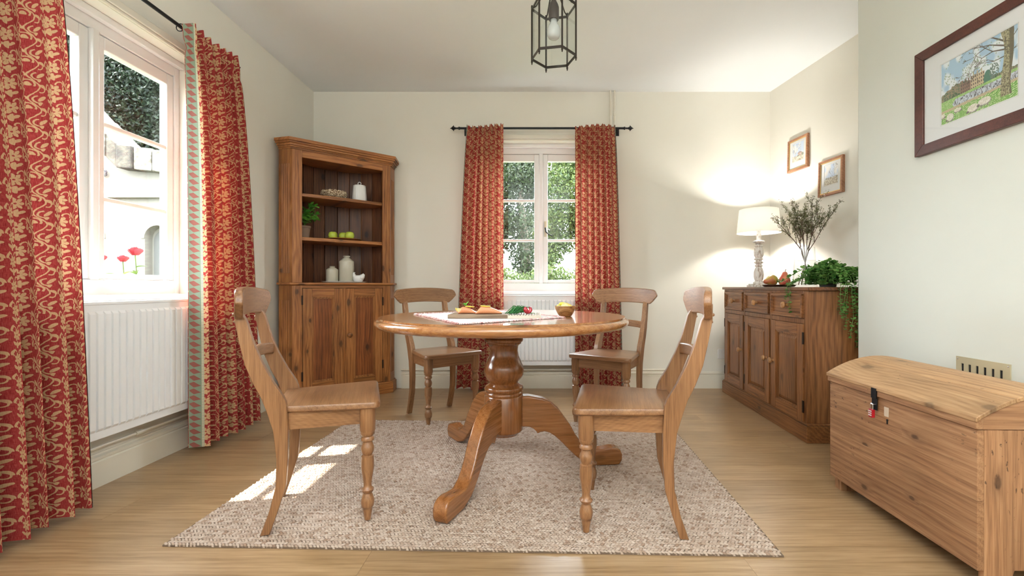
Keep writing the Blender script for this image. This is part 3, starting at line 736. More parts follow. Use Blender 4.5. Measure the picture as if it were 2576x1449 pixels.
tag(bk.build('woven_basket', mb.mat, smooth=60, loc=(-1.652, 3.71, S1+.003)), 'small round woven basket on the top cabinet shelf', 'basket')
jar = root('lidded_jar', (-1.487, 3.82, S1+.0005), 0, 'white ribbed ceramic jar with looped lid on top cabinet shelf', 'jar')
MB().lathe([(.058, 0), (.060, .004), (.0505, .118), (.048, .124)], 64, rad=lambda a, z: 1+.018*math.cos(22*a)).build('body', M['white_ceramic'], jar)
lid = MB().lathe([(.0505, .124), (.051, .130), (.046, .134), (.012, .137)], 36).build('lid', M['white_ceramic'], jar)
MB().tube([(.013*math.cos(a), 0, .150+.013*math.sin(a)) for a in [2*PI*k/16 for k in range(16)]], .003, 6, True).build('loop', M['white_ceramic'], lid)

def leaf_mesh(name, mat, l, w, fold=.15, n=6):
    v, f_ = [], []
    for k in range(n+1):
        t = k/n; ww = w*.5*math.sin(PI*min(1, t*.96+.02))**.7; z = -fold*l*t*t
        v += [(t*l, -ww, z+ww*.3), (t*l, 0, z), (t*l, ww, z+ww*.3)]
    for k in range(n):
        for q in (0, 1): f_.append((k*3+q, k*3+q+1, (k+1)*3+q+1, (k+1)*3+q))
    return MB().add(v, f_).mesh(name, mat, 180, False)
herb = root('potted_herb', (-1.858, 3.63, S2), 0, 'green leafy herb in an aged pot on the middle cabinet shelf', 'potted plant')
MB().lathe([(.036, 0), (.038, .002), (.048, .088), (.052, .09), (.053, .105), (.047, .105), (.044, .09)], 24).build('pot', M['terracotta'], herb)
MB().lathe([(.0455, .092), (.02, .094)], 20).build('soil', plain('soil', (.03, .02, .015), .95), herb)
lm = leaf_mesh('leaf', M['leaf_bright'], .046, .031)
stm = MB(); rs = random.Random(3)
tips = [(.07, -.02, .27), (.115, -.05, .25), (.03, -.03, .23), (.085, -.06, .19), (.135, -.06, .185), (.02, -.05, .19), (.055, .02, .26), (.105, -.03, .155), (.06, -.07, .14), (.0, .02, .22), (.03, -.06, .125)]
for tx, ty, tz in tips:
    pts = [Vector((0, 0, .092)).lerp(Vector((tx, ty, tz)), t)+Vector((0, 0, .03*math.sin(PI*t))) for t in [k/6 for k in range(7)]]
    stm.tube(pts, [.0022]*5+[.0016, .001], 6)
    for k, p in enumerate(pts[2:]):
        for s_ in (0, 1):
            inst('leaf', lm, herb, p, (rs.uniform(-.5, .5), rs.uniform(-.7, .3), k*1.6+s_*PI+rs.uniform(-.5, .5)), (rs.uniform(.65, 1.05),)*3)
    inst('leaf', lm, herb, pts[-1], (0, -.8, rs.uniform(0, 6)), (.8,)*3)
stm.build('stem', M['stem_green'], herb)

pl_ = MB().lathe([(.08, 0), (.10, .003), (.148, .008), (.150, .011), (.146, .012), (.10, .0065), (.01, .006)], 40).build('wooden_plate', M['pineX'], smooth=50, loc=(-1.605, 3.76, S2+.0005)); tag(pl_, 'flat wooden plate under the green apples on the cabinet shelf', 'plate')
def apple():
    P = [(.004, .010), (.014, .002), (.022, .001), (.030, .010), (.0355, .028), (.0345, .045), (.027, .059), (.016, .064), (.008, .060), (.002, .053)]
    return MB().lathe(P, 24)
a0 = root('apple', (0, 0, 0), 0, 'x', 'apple', 'green apples on the cabinet plate')
apple().build('flesh', M['apple'], a0, smooth=180); MB().tube([(0, 0, .052), (.003, 0, .062), (.006, .002, .074)], .0015, 6).build('stalk', M['twig'], a0)
for i, (x, y, tl, lab) in enumerate(((-1.672, 3.735, 0, 'green apple on its own at the left of the wooden plate'), (-1.612, 3.79, .25, 'green apple half hidden behind another on the wooden plate'), (-1.538, 3.74, -.2, 'green apple at the right front of the wooden plate'))):
    o = a0 if i == 0 else copy_tree(a0); o.location = (x, y, S2+.0085); o.rotation_euler = (0, tl*.3, i*2.); o['label'] = lab
tr = MB().lathe([(.155, 0), (.165, .002), (.172, .0075), (.176, .009), (.172, .011), (.16, .0045), (.01, .004)], 84, sy=.62, rad=lambda a, z: 1+.012*math.cos(42*a)*(z > .005))
o = tr.build('serving_platter', M['white_ceramic'], smooth=60, loc=(-1.585, 3.755, S3+.001)); o.rotation_euler = (0, 0, .70); tag(o, 'white ceramic platter with beaded rim under the stoneware bottles', 'platter')
def bottle(loc, r, h, label):
    k = r; P = [(k*.95, 0), (k, .003), (k, h*.765), (k*.985, h*.785), (k*.50, h*.90), (k*.38, h*.925), (k*.36, h*.95), (k*.47, h*.957), (k*.47, h*.985), (k*.40, h), (k*.25, h), (k*.24, h*.95)]
    lathe_thing('stoneware_bottle', P, M['stoneware'], loc, label, 'bottle', 32, 'stoneware bottles on the platter')
bottle((-1.668, 3.715, S3+.006), .0455, .130, 'shorter cream stoneware bottle on the white platter')
bottle((-1.572, 3.765, S3+.006), .058, .218, 'taller cream stoneware bottle on the white platter')
hen = root('ceramic_hen', (-1.475, 3.765, S3+.0055), .2, 'small white ceramic hen ornament beside the tall stoneware bottle', 'ornament')
hb = MB()
Pb = [(.022, 0), (.027, .003), (.037, .016), (.041, .030), (.040, .042), (.032, .052), (.016, .057), (.003, .058)]
hb.lathe(Pb, 20, sx=1.05, sy=.72)
hb.tube([(-.020, 0, .034), (-.030, 0, .052), (-.035, 0, .066), (-.036, 0, .076)], [.024, .016, .011, .008], 10)
hb.tube([(.018, 0, .034), (.032, 0, .050), (.039, 0, .064), (.036, 0, .072)], [.028, .021, .013, .004], 10)
hb.build('body', M['white_ceramic'], hen, smooth=180)
cb = MB()
for q in (-.038, -.032, -.026): cb.ball((q, 0, .079), .004, 8, 6)
cb.build('comb', M['white_ceramic'], hen, smooth=180); MB().lathe([(.003, 0), (.0005, .008)], 8).xf(Matrix.Translation((-.040, 0, .068)) @ Matrix.Rotation(-PI/2, 4, 'Y')).build('beak', M['white_ceramic'], hen)

# ------------------------------------------------------------------ sideboard (local x runs along the front towards the camera, y into the wall)
def sideboard():
    r = root('sideboard', (1.595, 3.915, 0), -PI/2-math.radians(1.9), 'dark pine sideboard with three drawers and three panelled doors by alcove', 'sideboard')
    W, Dp = 1.30, .45; X, Z = M['sideX'], M['sideZ']
    MB().box(0, W, 0, Dp, 0, .098).box(.006, W-.006, .006, Dp, .098, .108).build('plinth', X, r, smooth=0, bevel=.003)
    MB().box(.022, W-.022, .024, Dp, .108, .878).build('carcass', Z, r, smooth=0, bevel=.002)
    MB().box(-.002, W+.002, .0, Dp+.005, .878, .900).build('worktop', M['side_top'], r, smooth=0, bevel=.006, seg=3)
    fx = [.022, .044]+[None]
    cols = [(.048, .415), (.440, .835), (.860, 1.252)]
    f_ = MB()
    for a, b_ in ((.022, .046), (.417, .438), (.837, .858), (1.254, W-.022)): f_.box(a, b_, .012, .024, .108, .878)
    for a, b_ in cols: f_.box(a, b_, .012, .024, .684, .712).box(a, b_, .012, .024, .865, .878)
    f_.build('face_frame', Z, r, smooth=0, bevel=.001)
    for i, (a, b_) in enumerate(cols):
        d = MB().box(a+.002, b_-.002, .012, .024, .714, .863).build('drawer', X, r, smooth=0, bevel=.001)
        e = MB()
        for q, p in ((0, -.002), (.010, .004)):
            w = .012
            a2, b2, z0, z1 = a+.006+q, b_-.006-q, .718+q, .859-q
            e.box(a2, a2+w, p, .013, z0, z1).box(b2-w, b2, p, .013, z0, z1).box(a2, b2, p, .013, z0, z0+w).box(a2, b2, p, .013, z1-w, z1)
        e.build('moulding', X, d, smooth=0, bevel=.002)
        turned_knob(d, (a+b_)/2, .012, .788, .021, M['knob'])
    kn = [cols[0][1]-.033, cols[1][1]-.035, cols[2][0]+.035]
    hg = [cols[0][0], cols[1][0], cols[2][1]]
    for i, (a, b_) in enumerate(cols):
        panel_door(r, a+.001, b_-.001, .110, .682, .004, .062, (X, Z), (kn[i], .415), [(hg[i], .60), (hg[i], .20)], .019)
M['side_top'] = wood('sideboard_top', (.08, .026, .009), (.16, .056, .018), (.23, .09, .03), 'X', .4, .3, 1.0, coat=.2, plane='XY')
sideboard()
TZ = .900

# table lamp
def table_lamp():
    x, y = 1.815, 3.72
    l = root('table_lamp', (x, y, TZ), 0, 'lit table lamp with white drum shade and distressed turned base', 'lamp')
    mw = MT('distressed_white'); nz = mw.noise(mw.mapping(mw.coords(), (1, 1, .4)), 60, 4)
    mw.color(mw.ramp(nz, [(.38, (.42, .34, .27)), (.52, (.78, .75, .70))])); mw.set(Roughness=.7)
    MB().box(-.068, .068, -.068, .068, 0, .016).box(-.058, .058, -.058, .058, .016, .026).build('foot', mw.mat, l, bevel=.003)
    P = [(.04, .026), (.044, .033), (.036, .042), (.026, .048), (.03, .056), (.036, .085), (.035, .12), (.026, .152), (.019, .163), (.028, .168), (.03, .176), (.022, .182), (.022, .19), (.033, .196), (.034, .203), (.022, .21), (.022, .218), (.034, .224), (.034, .23), (.024, .237), (.033, .255), (.036, .285), (.03, .315), (.022, .325), (.032, .332), (.032, .338), (.022, .346), (.024, .356), (.044, .364), (.045, .374), (.03, .378), (.018, .382), (.018, .43)]
    MB().lathe([(r, z) for z, r in [(b_, a) for a, b_ in P]], 60, rad=lambda a, z: 1+.05*math.cos(14*a)*((.056 < z < .155) or (.25 < z < .318))).build('column', mw.mat, l, smooth=40)
    ms = MT('lampshade_linen'); ms.color((.93, .92, .90)); ms.set(Roughness=.9)
    tr_ = ms.n('BsdfTranslucent'); tr_.inputs[0].default_value = (.94, .92, .88, 1); mx = ms.n('MixShader'); mx.inputs[0].default_value = .72
    ms.l(ms.b.outputs[0], mx.inputs[1]); ms.l(tr_.outputs[0], mx.inputs[2]); ms.l(mx.outputs[0], ms.out.inputs[0])
    z0, z1 = .440, .632
    MB().lathe([(.167, z0), (.1665, z0+.002), (.1475, z1-.002), (.147, z1), (.1455, z1), (.146, z1-.002), (.165, z0+.002), (.1655, z0), (.167, z0)], 56, cap=False).build('shade', ms.mat, l, smooth=50)
    cr = MB()
    for a in (0, 2*PI/3, 4*PI/3): cr.tube([(.012*math.cos(a), .012*math.sin(a), z0+.012), (.1655*math.cos(a), .1655*math.sin(a), z0+.012)], .0018, 6)
    cr.build('carrier', M['steel'], l)
    MB().lathe([(.016, .43), (.016, .475), (.012, .478)], 16).build('socket', M['white_ceramic'], l)
    mbu = MT('lit_bulb'); mbu.set(Emission_Color=(1, .92, .80, 1), Emission_Strength=30); mbu.color((1, 1, 1))
    MB().lathe([(.012, .478), (.014, .488), (.028, .52), (.030, .535), (.024, .555), (.008, .566)], 18).build('bulb', mbu.mat, l, smooth=180)
    lamp('lamp_bulb_light', 'POINT', (x, y, TZ+.535), 105, (1, .96, .90), shadow_soft_size=.032)
table_lamp()

# pears on a dark tray
o = MB().lathe([(.10, 0), (.13, .003), (.142, .012), (.146, .0165), (.142, .017), (.128, .007), (.01, .006)], 48, sy=1.0, sx=.6).build('serving_tray', M['darktray'], smooth=50, loc=(1.705, 3.20, TZ)); tag(o, 'low dark wooden tray holding the two pears', 'tray')
o.rotation_euler = (0, 0, -PI/2+.02); o.scale = (1, 1, 1)
o.rotation_euler = (0, 0, 0); o.data.transform(Matrix.Rotation(PI/2+.5, 4, 'Z'))
mp = MT('pear_green_red'); mp.color(mp.ramp(mp.noise(mp.coords(), 14, 3), [(.38, (.40, .10, .04)), (.5, (.48, .28, .06)), (.62, (.42, .40, .07))])); mp.set(Roughness=.35)
mp2 = MT('pear_red'); mp2.color(mp2.ramp(mp2.noise(mp2.coords(), 12, 3), [(.35, (.62, .25, .12)), (.55, (.55, .085, .06)), (.7, (.45, .04, .04))])); mp2.set(Roughness=.35)
def pear(mat, loc, tilt, label):
    r = root('pear', loc, 0, label, 'pear', 'pears on the dark tray')
    P = [(.003, .004), (.014, 0), (.026, .004), (.036, .018), (.0385, .034), (.034, .052), (.025, .066), (.019, .080), (.015, .092), (.009, .099), (.002, .099)]
    MB().lathe(P, 24).build('flesh', mat, r, smooth=180); MB().tube([(0, 0, .096), (.002, 0, .106), (.006, .001, .118)], .0018, 6).build('stalk', M['twig'], r)
    r.rotation_euler = tilt; return r
pear(mp.mat, (1.690, 3.215, TZ+.0525), (0, math.radians(-100), math.radians(14)), 'green and red pear lying on its side on the dark tray')
pear(mp2.mat, (1.735, 3.19, TZ+.0075), (0, math.radians(3), 0), 'red pear standing upright on the dark tray')

# vase with water and branches
def vase():
    x, y = 1.885, 3.20; v = root('glass_vase', (x, y, TZ), 0, 'tall clear glass vase half full of water on the sideboard', 'vase')
    o_, i_ = [(.074, 0), (.078, .004), (.070, .15), (.062, .28)], [(.060, .28), (.067, .15), (.074, .012), (.01, .010)]
    MB().lathe(o_+i_, 40).build('body', M['vglass'], v, smooth=60)
    MB().lathe([(.01, .0105), (.0737, .0125), (.0672, .145), (.0650, .186), (.01, .186)], 40).build('water', M['vwater'], v, smooth=60)
    b = root('branches', (x, y, TZ), 0, 'tall blossoming twigs with tiny leaves standing in the glass vase', 'branches')
    rs = random.Random(11); tw = MB(); lv = MB(); bl = MB()
    def leafq(mb_, p, l, w):
        d = Vector((rs.uniform(-1, 1), rs.uniform(-1, 1), rs.uniform(-.2, 1.3))).normalized(); s_ = d.cross(Vector((rs.uniform(-1, 1), rs.uniform(-1, 1), .3))).normalized()*w; up = d.cross(s_).normalized()*w*.5
        mb_.add([p, p+d*l*.5+s_, p+d*l, p+d*l*.5-s_, p+d*l*.5+up], [(0, 1, 4), (1, 2, 4), (2, 3, 4), (3, 0, 4)])
    def grow(p, d, length, r, depth):
        n = 6; pts = [p]; dd = d.copy()
        for k in range(n):
            dd = (dd+Vector((rs.gauss(0, .10), rs.gauss(0, .10), .04))).normalized(); pts.append(pts[-1]+dd*length/n)
        tw.tube(pts, [r*(1-.5*k/n) for k in range(n+1)], 6 if depth < 2 else 4)
        if depth >= 1:
            for q in pts[1:]:
                for _ in range(2): leafq(lv, q+Vector((rs.gauss(0, .004), rs.gauss(0, .004), rs.gauss(0, .008))), rs.uniform(.009, .015), .0026)
        if depth >= 2:
            for _ in range(2): leafq(bl, pts[-1]+Vector((rs.gauss(0, .006), rs.gauss(0, .006), rs.gauss(.0, .006))), .012, .006)
        if depth < 3:
            for k in (2, 3, 4, 5, 6) if depth == 0 else (3, 4, 6):
                if depth < 2 or rs.random() < .4:
                    ax = Vector((rs.uniform(-1, 1), rs.uniform(-1, 1), .2)); nd = (dd+ax*.62).normalized()
                    grow(pts[k], nd, length*rs.uniform(.38, .58), r*.62, depth+1)
    for a, sp in ((-2.9, .62), (-.25, .66), (1.2, .35), (2.6, .30), (-1.6, .4), (.5, .42), (3.4, .42), (-.8, .25), (-2.2, .2)):
        d = Vector((math.cos(a)*sp, math.sin(a)*sp, 1)).normalized()
        foot = Vector((-math.cos(a)*.04, -math.sin(a)*.04, .016)); neck = Vector((math.cos(a)*.022, math.sin(a)*.022, .25))
        tw.tube([foot, (foot+neck)/2+Vector((.004, 0, 0)), neck], .003, 6)
        grow(neck, d, .215*rs.uniform(.85, 1.1), .003, 0)
    tw.build('twigs', M['twig'], b, smooth=60); o = lv.build('leaves', M['tiny_leaf'], b, smooth=0, fix=False); o['kind'] = 'stuff'
    o = bl.build('blossoms', M['blossom'], b, smooth=0, fix=False); o['kind'] = 'stuff'
vase()

# trailing plant
def trailing():
    x, y = 1.83, 2.86; t = root('trailing_plant', (x, y, TZ), 0, 'green trailing pot plant spilling over the end of the sideboard', 'potted plant')
    MB().lathe([(.042, 0), (.045, .003), (.056, .070), (.059, .072), (.059, .08), (.052, .08), (.049, .068)], 28).build('pot', plain('grey_pot', (.10, .10, .095), .7), t)
    MB().lathe([(.051, .070), (.02, .073)], 20).build('soil', plain('soil_dark', (.03, .02, .015), .95), t)
    lm = []
    for k in range(2):
        v = [(0, 0, 0)]; n = 8
        v = [(.5+.5*math.cos(2*PI*i/n), .46*math.sin(2*PI*i/n), .06*math.cos(4*PI*i/n)) for i in range(n)]+[(.5, 0, -.05)]
        lm.append(MB().add([(a*.021, b_*.021, c_*.021) for a, b_, c_ in v], [(i, (i+1) % n, n) for i in range(n)]).mesh('leaf', M['leaf_trail'], 180, False))
    rs = random.Random(5); st = MB(); extra = MB(); cnt = 0
    strands = []
    for k in range(125):                                     # dome over the pot
        a = rs.uniform(0, 2*PI); R = rs.uniform(.01, .135); zt = .055+rs.uniform(.02, .105)*(1-(R/.17)**2)
        strands.append([(0.04*math.cos(a), .04*math.sin(a), .07), (.5*R*math.cos(a), .5*R*math.sin(a), zt+.02), (R*math.cos(a), R*math.sin(a), zt), (R*1.15*math.cos(a), R*1.15*math.sin(a), max(.012, zt-.05))])
    for k in range(30):                                     # skirt of short stems that hides the pot
        a = PI*.75+rs.uniform(0, PI*1.1); R = rs.uniform(.07, .11)
        strands.append([(.03*math.cos(a), .03*math.sin(a), .08), (.055*math.cos(a), .055*math.sin(a), .105), (R*.9*math.cos(a), R*.9*math.sin(a), .07), (R*math.cos(a), R*math.sin(a), rs.uniform(.012, .03))])
    # strands hanging over the near end (y about -.25) and the front corner
    for dx, dy, ln in ((-.02, -.255, .30), (.02, -.26, .22), (.055, -.255, .42), (.09, -.26, .27), (.12, -.255, .33), (-.06, -.25, .20), (.0, -.265, .15), (.07, -.27, .16), (.035, -.262, .37), (.10, -.268, .21), (-.10, -.25, .14), (-.04, -.258, .25), (.04, -.262, .27), (.085, -.26, .18), (.11, -.262, .25), (-.075, -.256, .12), (.015, -.263, .31), (.06, -.266, .33)):
        dy -= .018
        strands.append([(dx*.3, dy*.2, .08), (dx*.6, dy*.5, .115), (dx*.9, dy*.96, .06), (dx, dy, -.04), (dx+rs.uniform(-.015, .015), dy-.005, -.04-ln*.5), (dx+rs.uniform(-.02, .02), dy-.004, -.04-ln)])
    for dx, dy, ln in ((-.272, -.06, .14), (-.275, -.03, .06)):
        strands.append([(-.03, -.02, .12), (-.11, dy*.6, .12), (-.20, dy*.9, .05), (dx, dy, .01), (dx-.004, dy-.005, -.02-ln*.5), (dx-.004, dy, -.02-ln)])
    strands.append([(-.03, .03, .12), (-.09, .08, .13), (-.16, .14, .07), (-.20, .19, .03)]); strands.append([(-.03, .0, .12), (-.10, .04, .10), (-.17, .06, .03), (-.21, .09, .012)])
    for sx in strands:
        P = [Vector(p) for p in sx]; pts = []
        for i in range(len(P)-1):
            for q in range(6): pts.append(P[i].lerp(P[i+1], q/6))
        pts.append(P[-1])
        for _ in range(2): pts = [pts[0]]+[(pts[i-1]+pts[i]*2+pts[i+1])/4 for i in range(1, len(pts)-1)]+[pts[-1]]
        st.tube(pts, .0012, 4)
        L = 0; side = 0
        for i in range(1, len(pts)):
            L += (pts[i]-pts[i-1]).length
            while L > .0072:
                L -= .0072; side += 1; p = pts[i]
                if p.length < .04: continue
                az = rs.uniform(0, 2*PI) if side % 2 else az0+PI
                az0 = az
                e = (rs.uniform(-.5, .5), rs.uniform(-.9, .35), az); sc = rs.uniform(.7, 1.05)*(1.4 if len(sx) == 4 else 1.05)
                if cnt < 300 and (p.y < .06) and (len(sx) > 4 or rs.random() < .6 or p.z > .17):
                    inst('leaf', lm[0], t, p, e, (sc,)*3); cnt += 1
                else:
                    Mx = Matrix.Translation(p) @ Matrix.Rotation(az, 4, 'Z') @ Matrix.Rotation(e[1], 4, 'Y') @ Matrix.Scale(sc, 4)
                    extra.add([Mx @ vv.co for vv in lm[0].vertices], [tuple(f_.vertices) for f_ in lm[0].polygons])
    st.build('stem', M['stem_green'], t, smooth=60)
    o = extra.build('foliage', M['leaf_trail'], t, smooth=180, fix=False); o['kind'] = 'stuff'
trailing()

# ------------------------------------------------------------------ chest (local x along its front towards the camera, y towards the wall)
def chest():
    c = root('blanket_chest', (1.325, 2.055, 0), -PI/2-math.radians(1.1), 'old stripped pine domed blanket chest against the chimney breast', 'chest')
    W, Dp = .70, .455; X, Z = M['chestX'], M['chestZ']
    z0, z1 = .055, .474
    for k, (a, b_) in enumerate(((z0, .262), (.2622, z1))): MB().box(0, W, 0, .02, a, b_).build('front_board', X, c, smooth=0, bevel=.001)
    MB().box(0, W, Dp-.02, Dp, z0, z1).build('back_board', X, c, smooth=0)
    ends = [(.021, z0-.055), (.09, z0-.055), (.11, z0), (Dp-.11, z0), (Dp-.09, 0), (Dp-.021, 0), (Dp-.021, z1), (.021, z1)]
    for x in (0.0, W-.02): MB().prism(ends, x, x+.02, 'x').build('end_board', Z, c, smooth=0, bevel=.002)
    MB().box(.02, W-.02, .02, Dp-.02, z0+.005, z0+.02).build('bottom_board', X, c, smooth=0)
    MB().prism([(.021, 0), (.085, 0), (.075, z0), (.021, z0)], .021, .045, 'x').build('foot', Z, c, smooth=0)
    lid = MB().box(-.006, W+.006, -.008, .014, .4765, .516).build('lid_front', X, c, smooth=0, bevel=.003)
    def zc(y): u = (y-.223)/.236; return .512+.078*(1-u*u)
    ys = [-.010+.473*k/24 for k in range(25)]
    endp = [(y, zc(y)-.012) for y in ys if 0 < y < .46]+[(.455, .4765), (.012, .4765)]
    for x in (-.002, W-.018): MB().prism(endp, x, x+.02, 'x').build('lid_end', M['chestY'], c, smooth=30)
    nb = 4; xs0, xs1 = -.010, W+.010
    for i in range(nb):
        a, b_ = -.012+.475*i/nb+.0006, -.012+.475*(i+1)/nb-.0006
        yy = [a+(b_-a)*k/8 for k in range(9)]
        MB().prism([(y, zc(y)) for y in yy]+[(y, zc(y)-.014) for y in reversed(yy)], xs0, xs1, 'x').build('lid_board', M['chestlid'], c, smooth=30, bevel=.002)
    MB().box(0, W, .452, .466, .4765, .516).build('lid_back', X, c, smooth=0)
    # hasp, staple and key plate
    hs = MB().box(.275, .303, -.013, -.008, .468, .508).box(.2755, .3025, -.010, -.006, .424, .47).build('hasp', M['black_iron'], c, bevel=.001)
    MB().tube([(.283, -.006, .446), (.283, -.018, .446), (.295, -.018, .446), (.295, -.006, .446)], .0022, 6).build('staple', M['steel'], hs)
    MB().box(.330, .352, -.002, .0005, .412, .447).build('lock_plate', plain('bare_lock_patch', (.62, .5, .38), .8), c)
    MB().lathe([(.004, 0), (.004, .003)], 12).xf(Matrix.Translation((.345, .0005, .399)) @ Matrix.Rotation(PI/2, 4, 'X')).box(.3425, .3475, -.0025, .0005, .385, .399).build('keyhole', M['dark'], c)
    nl = MB()
    for x in (.010, W-.010):
        for z in (.09, .16, .23, .30, .37, .44): nl.lathe([(.0035, 0), (.002, .0012)], 8).box(0, 0, 0, 0, 0, 0)
    p = root('padlock', (0, 0, 0), 0, 'small red combination padlock hanging from the chest hasp', 'padlock')
    Mw = Matrix.Translation((1.325, 2.055, 0)) @ Matrix.Rotation(-PI/2-math.radians(1.1), 4, 'Z') @ Matrix.Translation((.287, -.018, .446))
    p.location = Mw.translation; p.rotation_euler = Mw.to_euler()
    MB().box(-.0105, .0105, -.0065, .0065, -.052, -.020).build('body', M['red_enamel'], p, bevel=.0025, seg=3)
    MB().tube([(-.0065, 0, -.022), (-.0065, 0, -.004), (-.004, 0, .002), (0, 0, .004), (.004, 0, .002), (.0065, 0, -.004), (.0065, 0, -.022)], .0019, 8).build('shackle', M['steel'], p, smooth=60)
    for z in (-.027, -.035, -.043):
        MB().box(-.0085, .0085, -.0072, -.006, z-.0022, z+.0022).build('dial', plain('dial_white', (.7, .68, .66), .5), p)
chest()

# brass vent on the breast
def vent():
    v = root('vent_grille', (BX, 1.96, 0), -PI/2, 'brass vent grille with upright slots low on the chimney breast', 'vent')
    xs0, xs1, z0, z1 = 0, .225, .455, .604
    n = 6; b_ = MB(); sl = [(.024+i*.0322, .024+i*.0322+.011) for i in range(n)]
    a0_, a1_ = z0+.03, z1-.028
    b_.box(xs0, xs1, -.004, 0, z0, a0_).box(xs0, xs1, -.004, 0, a1_, z1)
    prev = xs0
    for a, c_ in sl: b_.box(prev, a, -.004, 0, a0_, a1_); prev = c_
    b_.box(prev, xs1, -.004, 0, a0_, a1_)
    b_.build('plate', M['brass'], v, smooth=0)
    MB().box(.01, xs1-.01, -.0012, -.0002, z0+.012, z1-.012).build('backing', M['dark'], v, smooth=0)
    for x in (.008, xs1-.008):
        for z in (z0+.01, z1-.01): MB().ball((x, -.004, z), .003, 8, 6, ).build('screw', M['steel'], v)
vent()
sk = root('power_socket', (1.655, YB, 0), 0, 'white wall socket low on the back wall beside the sideboard', 'socket')
MB().box(-.043, .043, -.010, 0, .262, .348).build('plate', M['white_ceramic'], sk, bevel=.004)
MB().box(-.012, .012, -.013, -.0095, .315, .335).build('switch', M['white_ceramic'], sk, bevel=.001)

# ------------------------------------------------------------------ pictures
def print_obj(name, img, w, h, parent, y):
    ny, nx, _ = img.shape
    X, Z = np.meshgrid(np.linspace(-w/2, w/2, nx), np.linspace(h/2, -h/2, ny))
    idx = np.arange(nx*ny).reshape(ny, nx)
    fs = np.stack([idx[:-1, :-1], idx[1:, :-1], idx[1:, 1:], idx[:-1, 1:]], -1).reshape(-1, 4)
    me = bpy.data.meshes.new(name); me.from_pydata(np.stack([X, np.full_like(X, y), Z], -1).reshape(-1, 3).tolist(), [], fs.tolist())
    ca = me.color_attributes.new('ink', 'FLOAT_COLOR', 'POINT')
    ca.data.foreach_set('color', np.concatenate([img, np.ones((ny, nx, 1))], -1).astype(np.float32).ravel())
    m = MT(name+'_ink'); a = m.n('VertexColor', layer_name='ink'); m.color(a.outputs[0]); m.set(Roughness=.8); me.materials.append(m.mat)
    o = bpy.data.objects.new(name, me); COL.objects.link(o); o.parent = parent; return o
def smooth_noise(ny, nx, k, seed):
    r = np.random.default_rng(seed); g = r.random((k+3, int(k*nx/ny)+3))
    yy = np.linspace(0, k, ny)[:, None]; xx = np.linspace(0, g.shape[1]-2.01, nx)[None]
    y0 = yy.astype(int); x0 = xx.astype(int); fy = yy-y0; fx = xx-x0; fy = fy*fy*(3-2*fy); fx = fx*fx*(3-2*fx)
    return g[y0, x0]*(1-fy)*(1-fx)+g[y0+1, x0]*fy*(1-fx)+g[y0, x0+1]*(1-fy)*fx+g[y0+1, x0+1]*fy*fx
class Paint:
    def __init__(s, ny, nx, bgc):
        s.a = np.empty((ny, nx, 3)); s.a[:] = bgc; s.Y, s.X = np.mgrid[0:ny, 0:nx]; s.X = s.X/nx; s.Y = s.Y/ny; s.asp = nx/ny
    def m(s, mask, c, al=1.):
        k = (mask*al)[..., None] if mask.dtype != bool else mask[..., None]*al
        s.a = s.a*(1-k)+np.array(c)*k
    def ell(s, x, y, a, b): return ((s.X-x)/a)**2+((s.Y-y)/b)**2 < 1
    def seg(s, x0, y0, x1, y1, w0, w1):
        dx, dy = (x1-x0)*s.asp, y1-y0; L = dx*dx+dy*dy+1e-9
        t = np.clip((((s.X-x0)*s.asp)*dx+(s.Y-y0)*dy)/L, 0, 1)
        return ((s.X-x0)*s.asp-t*dx)**2+((s.Y-y0)-t*dy)**2 < (w0+(w1-w0)*t)**2
def branches(P, x, y, a, l, w, d, rs, c):
    x1, y1 = x+math.cos(a)*l/P.asp, y-math.sin(a)*l
    P.m(P.seg(x, y, x1, y1, w, w*.65), c)
    if d:
        for k in range(2 if d > 1 else 3): branches(P, x1, y1, a+rs.uniform(-.7, .7), l*rs.uniform(.6, .85), max(.0032, w*.62), d-1, rs, c)
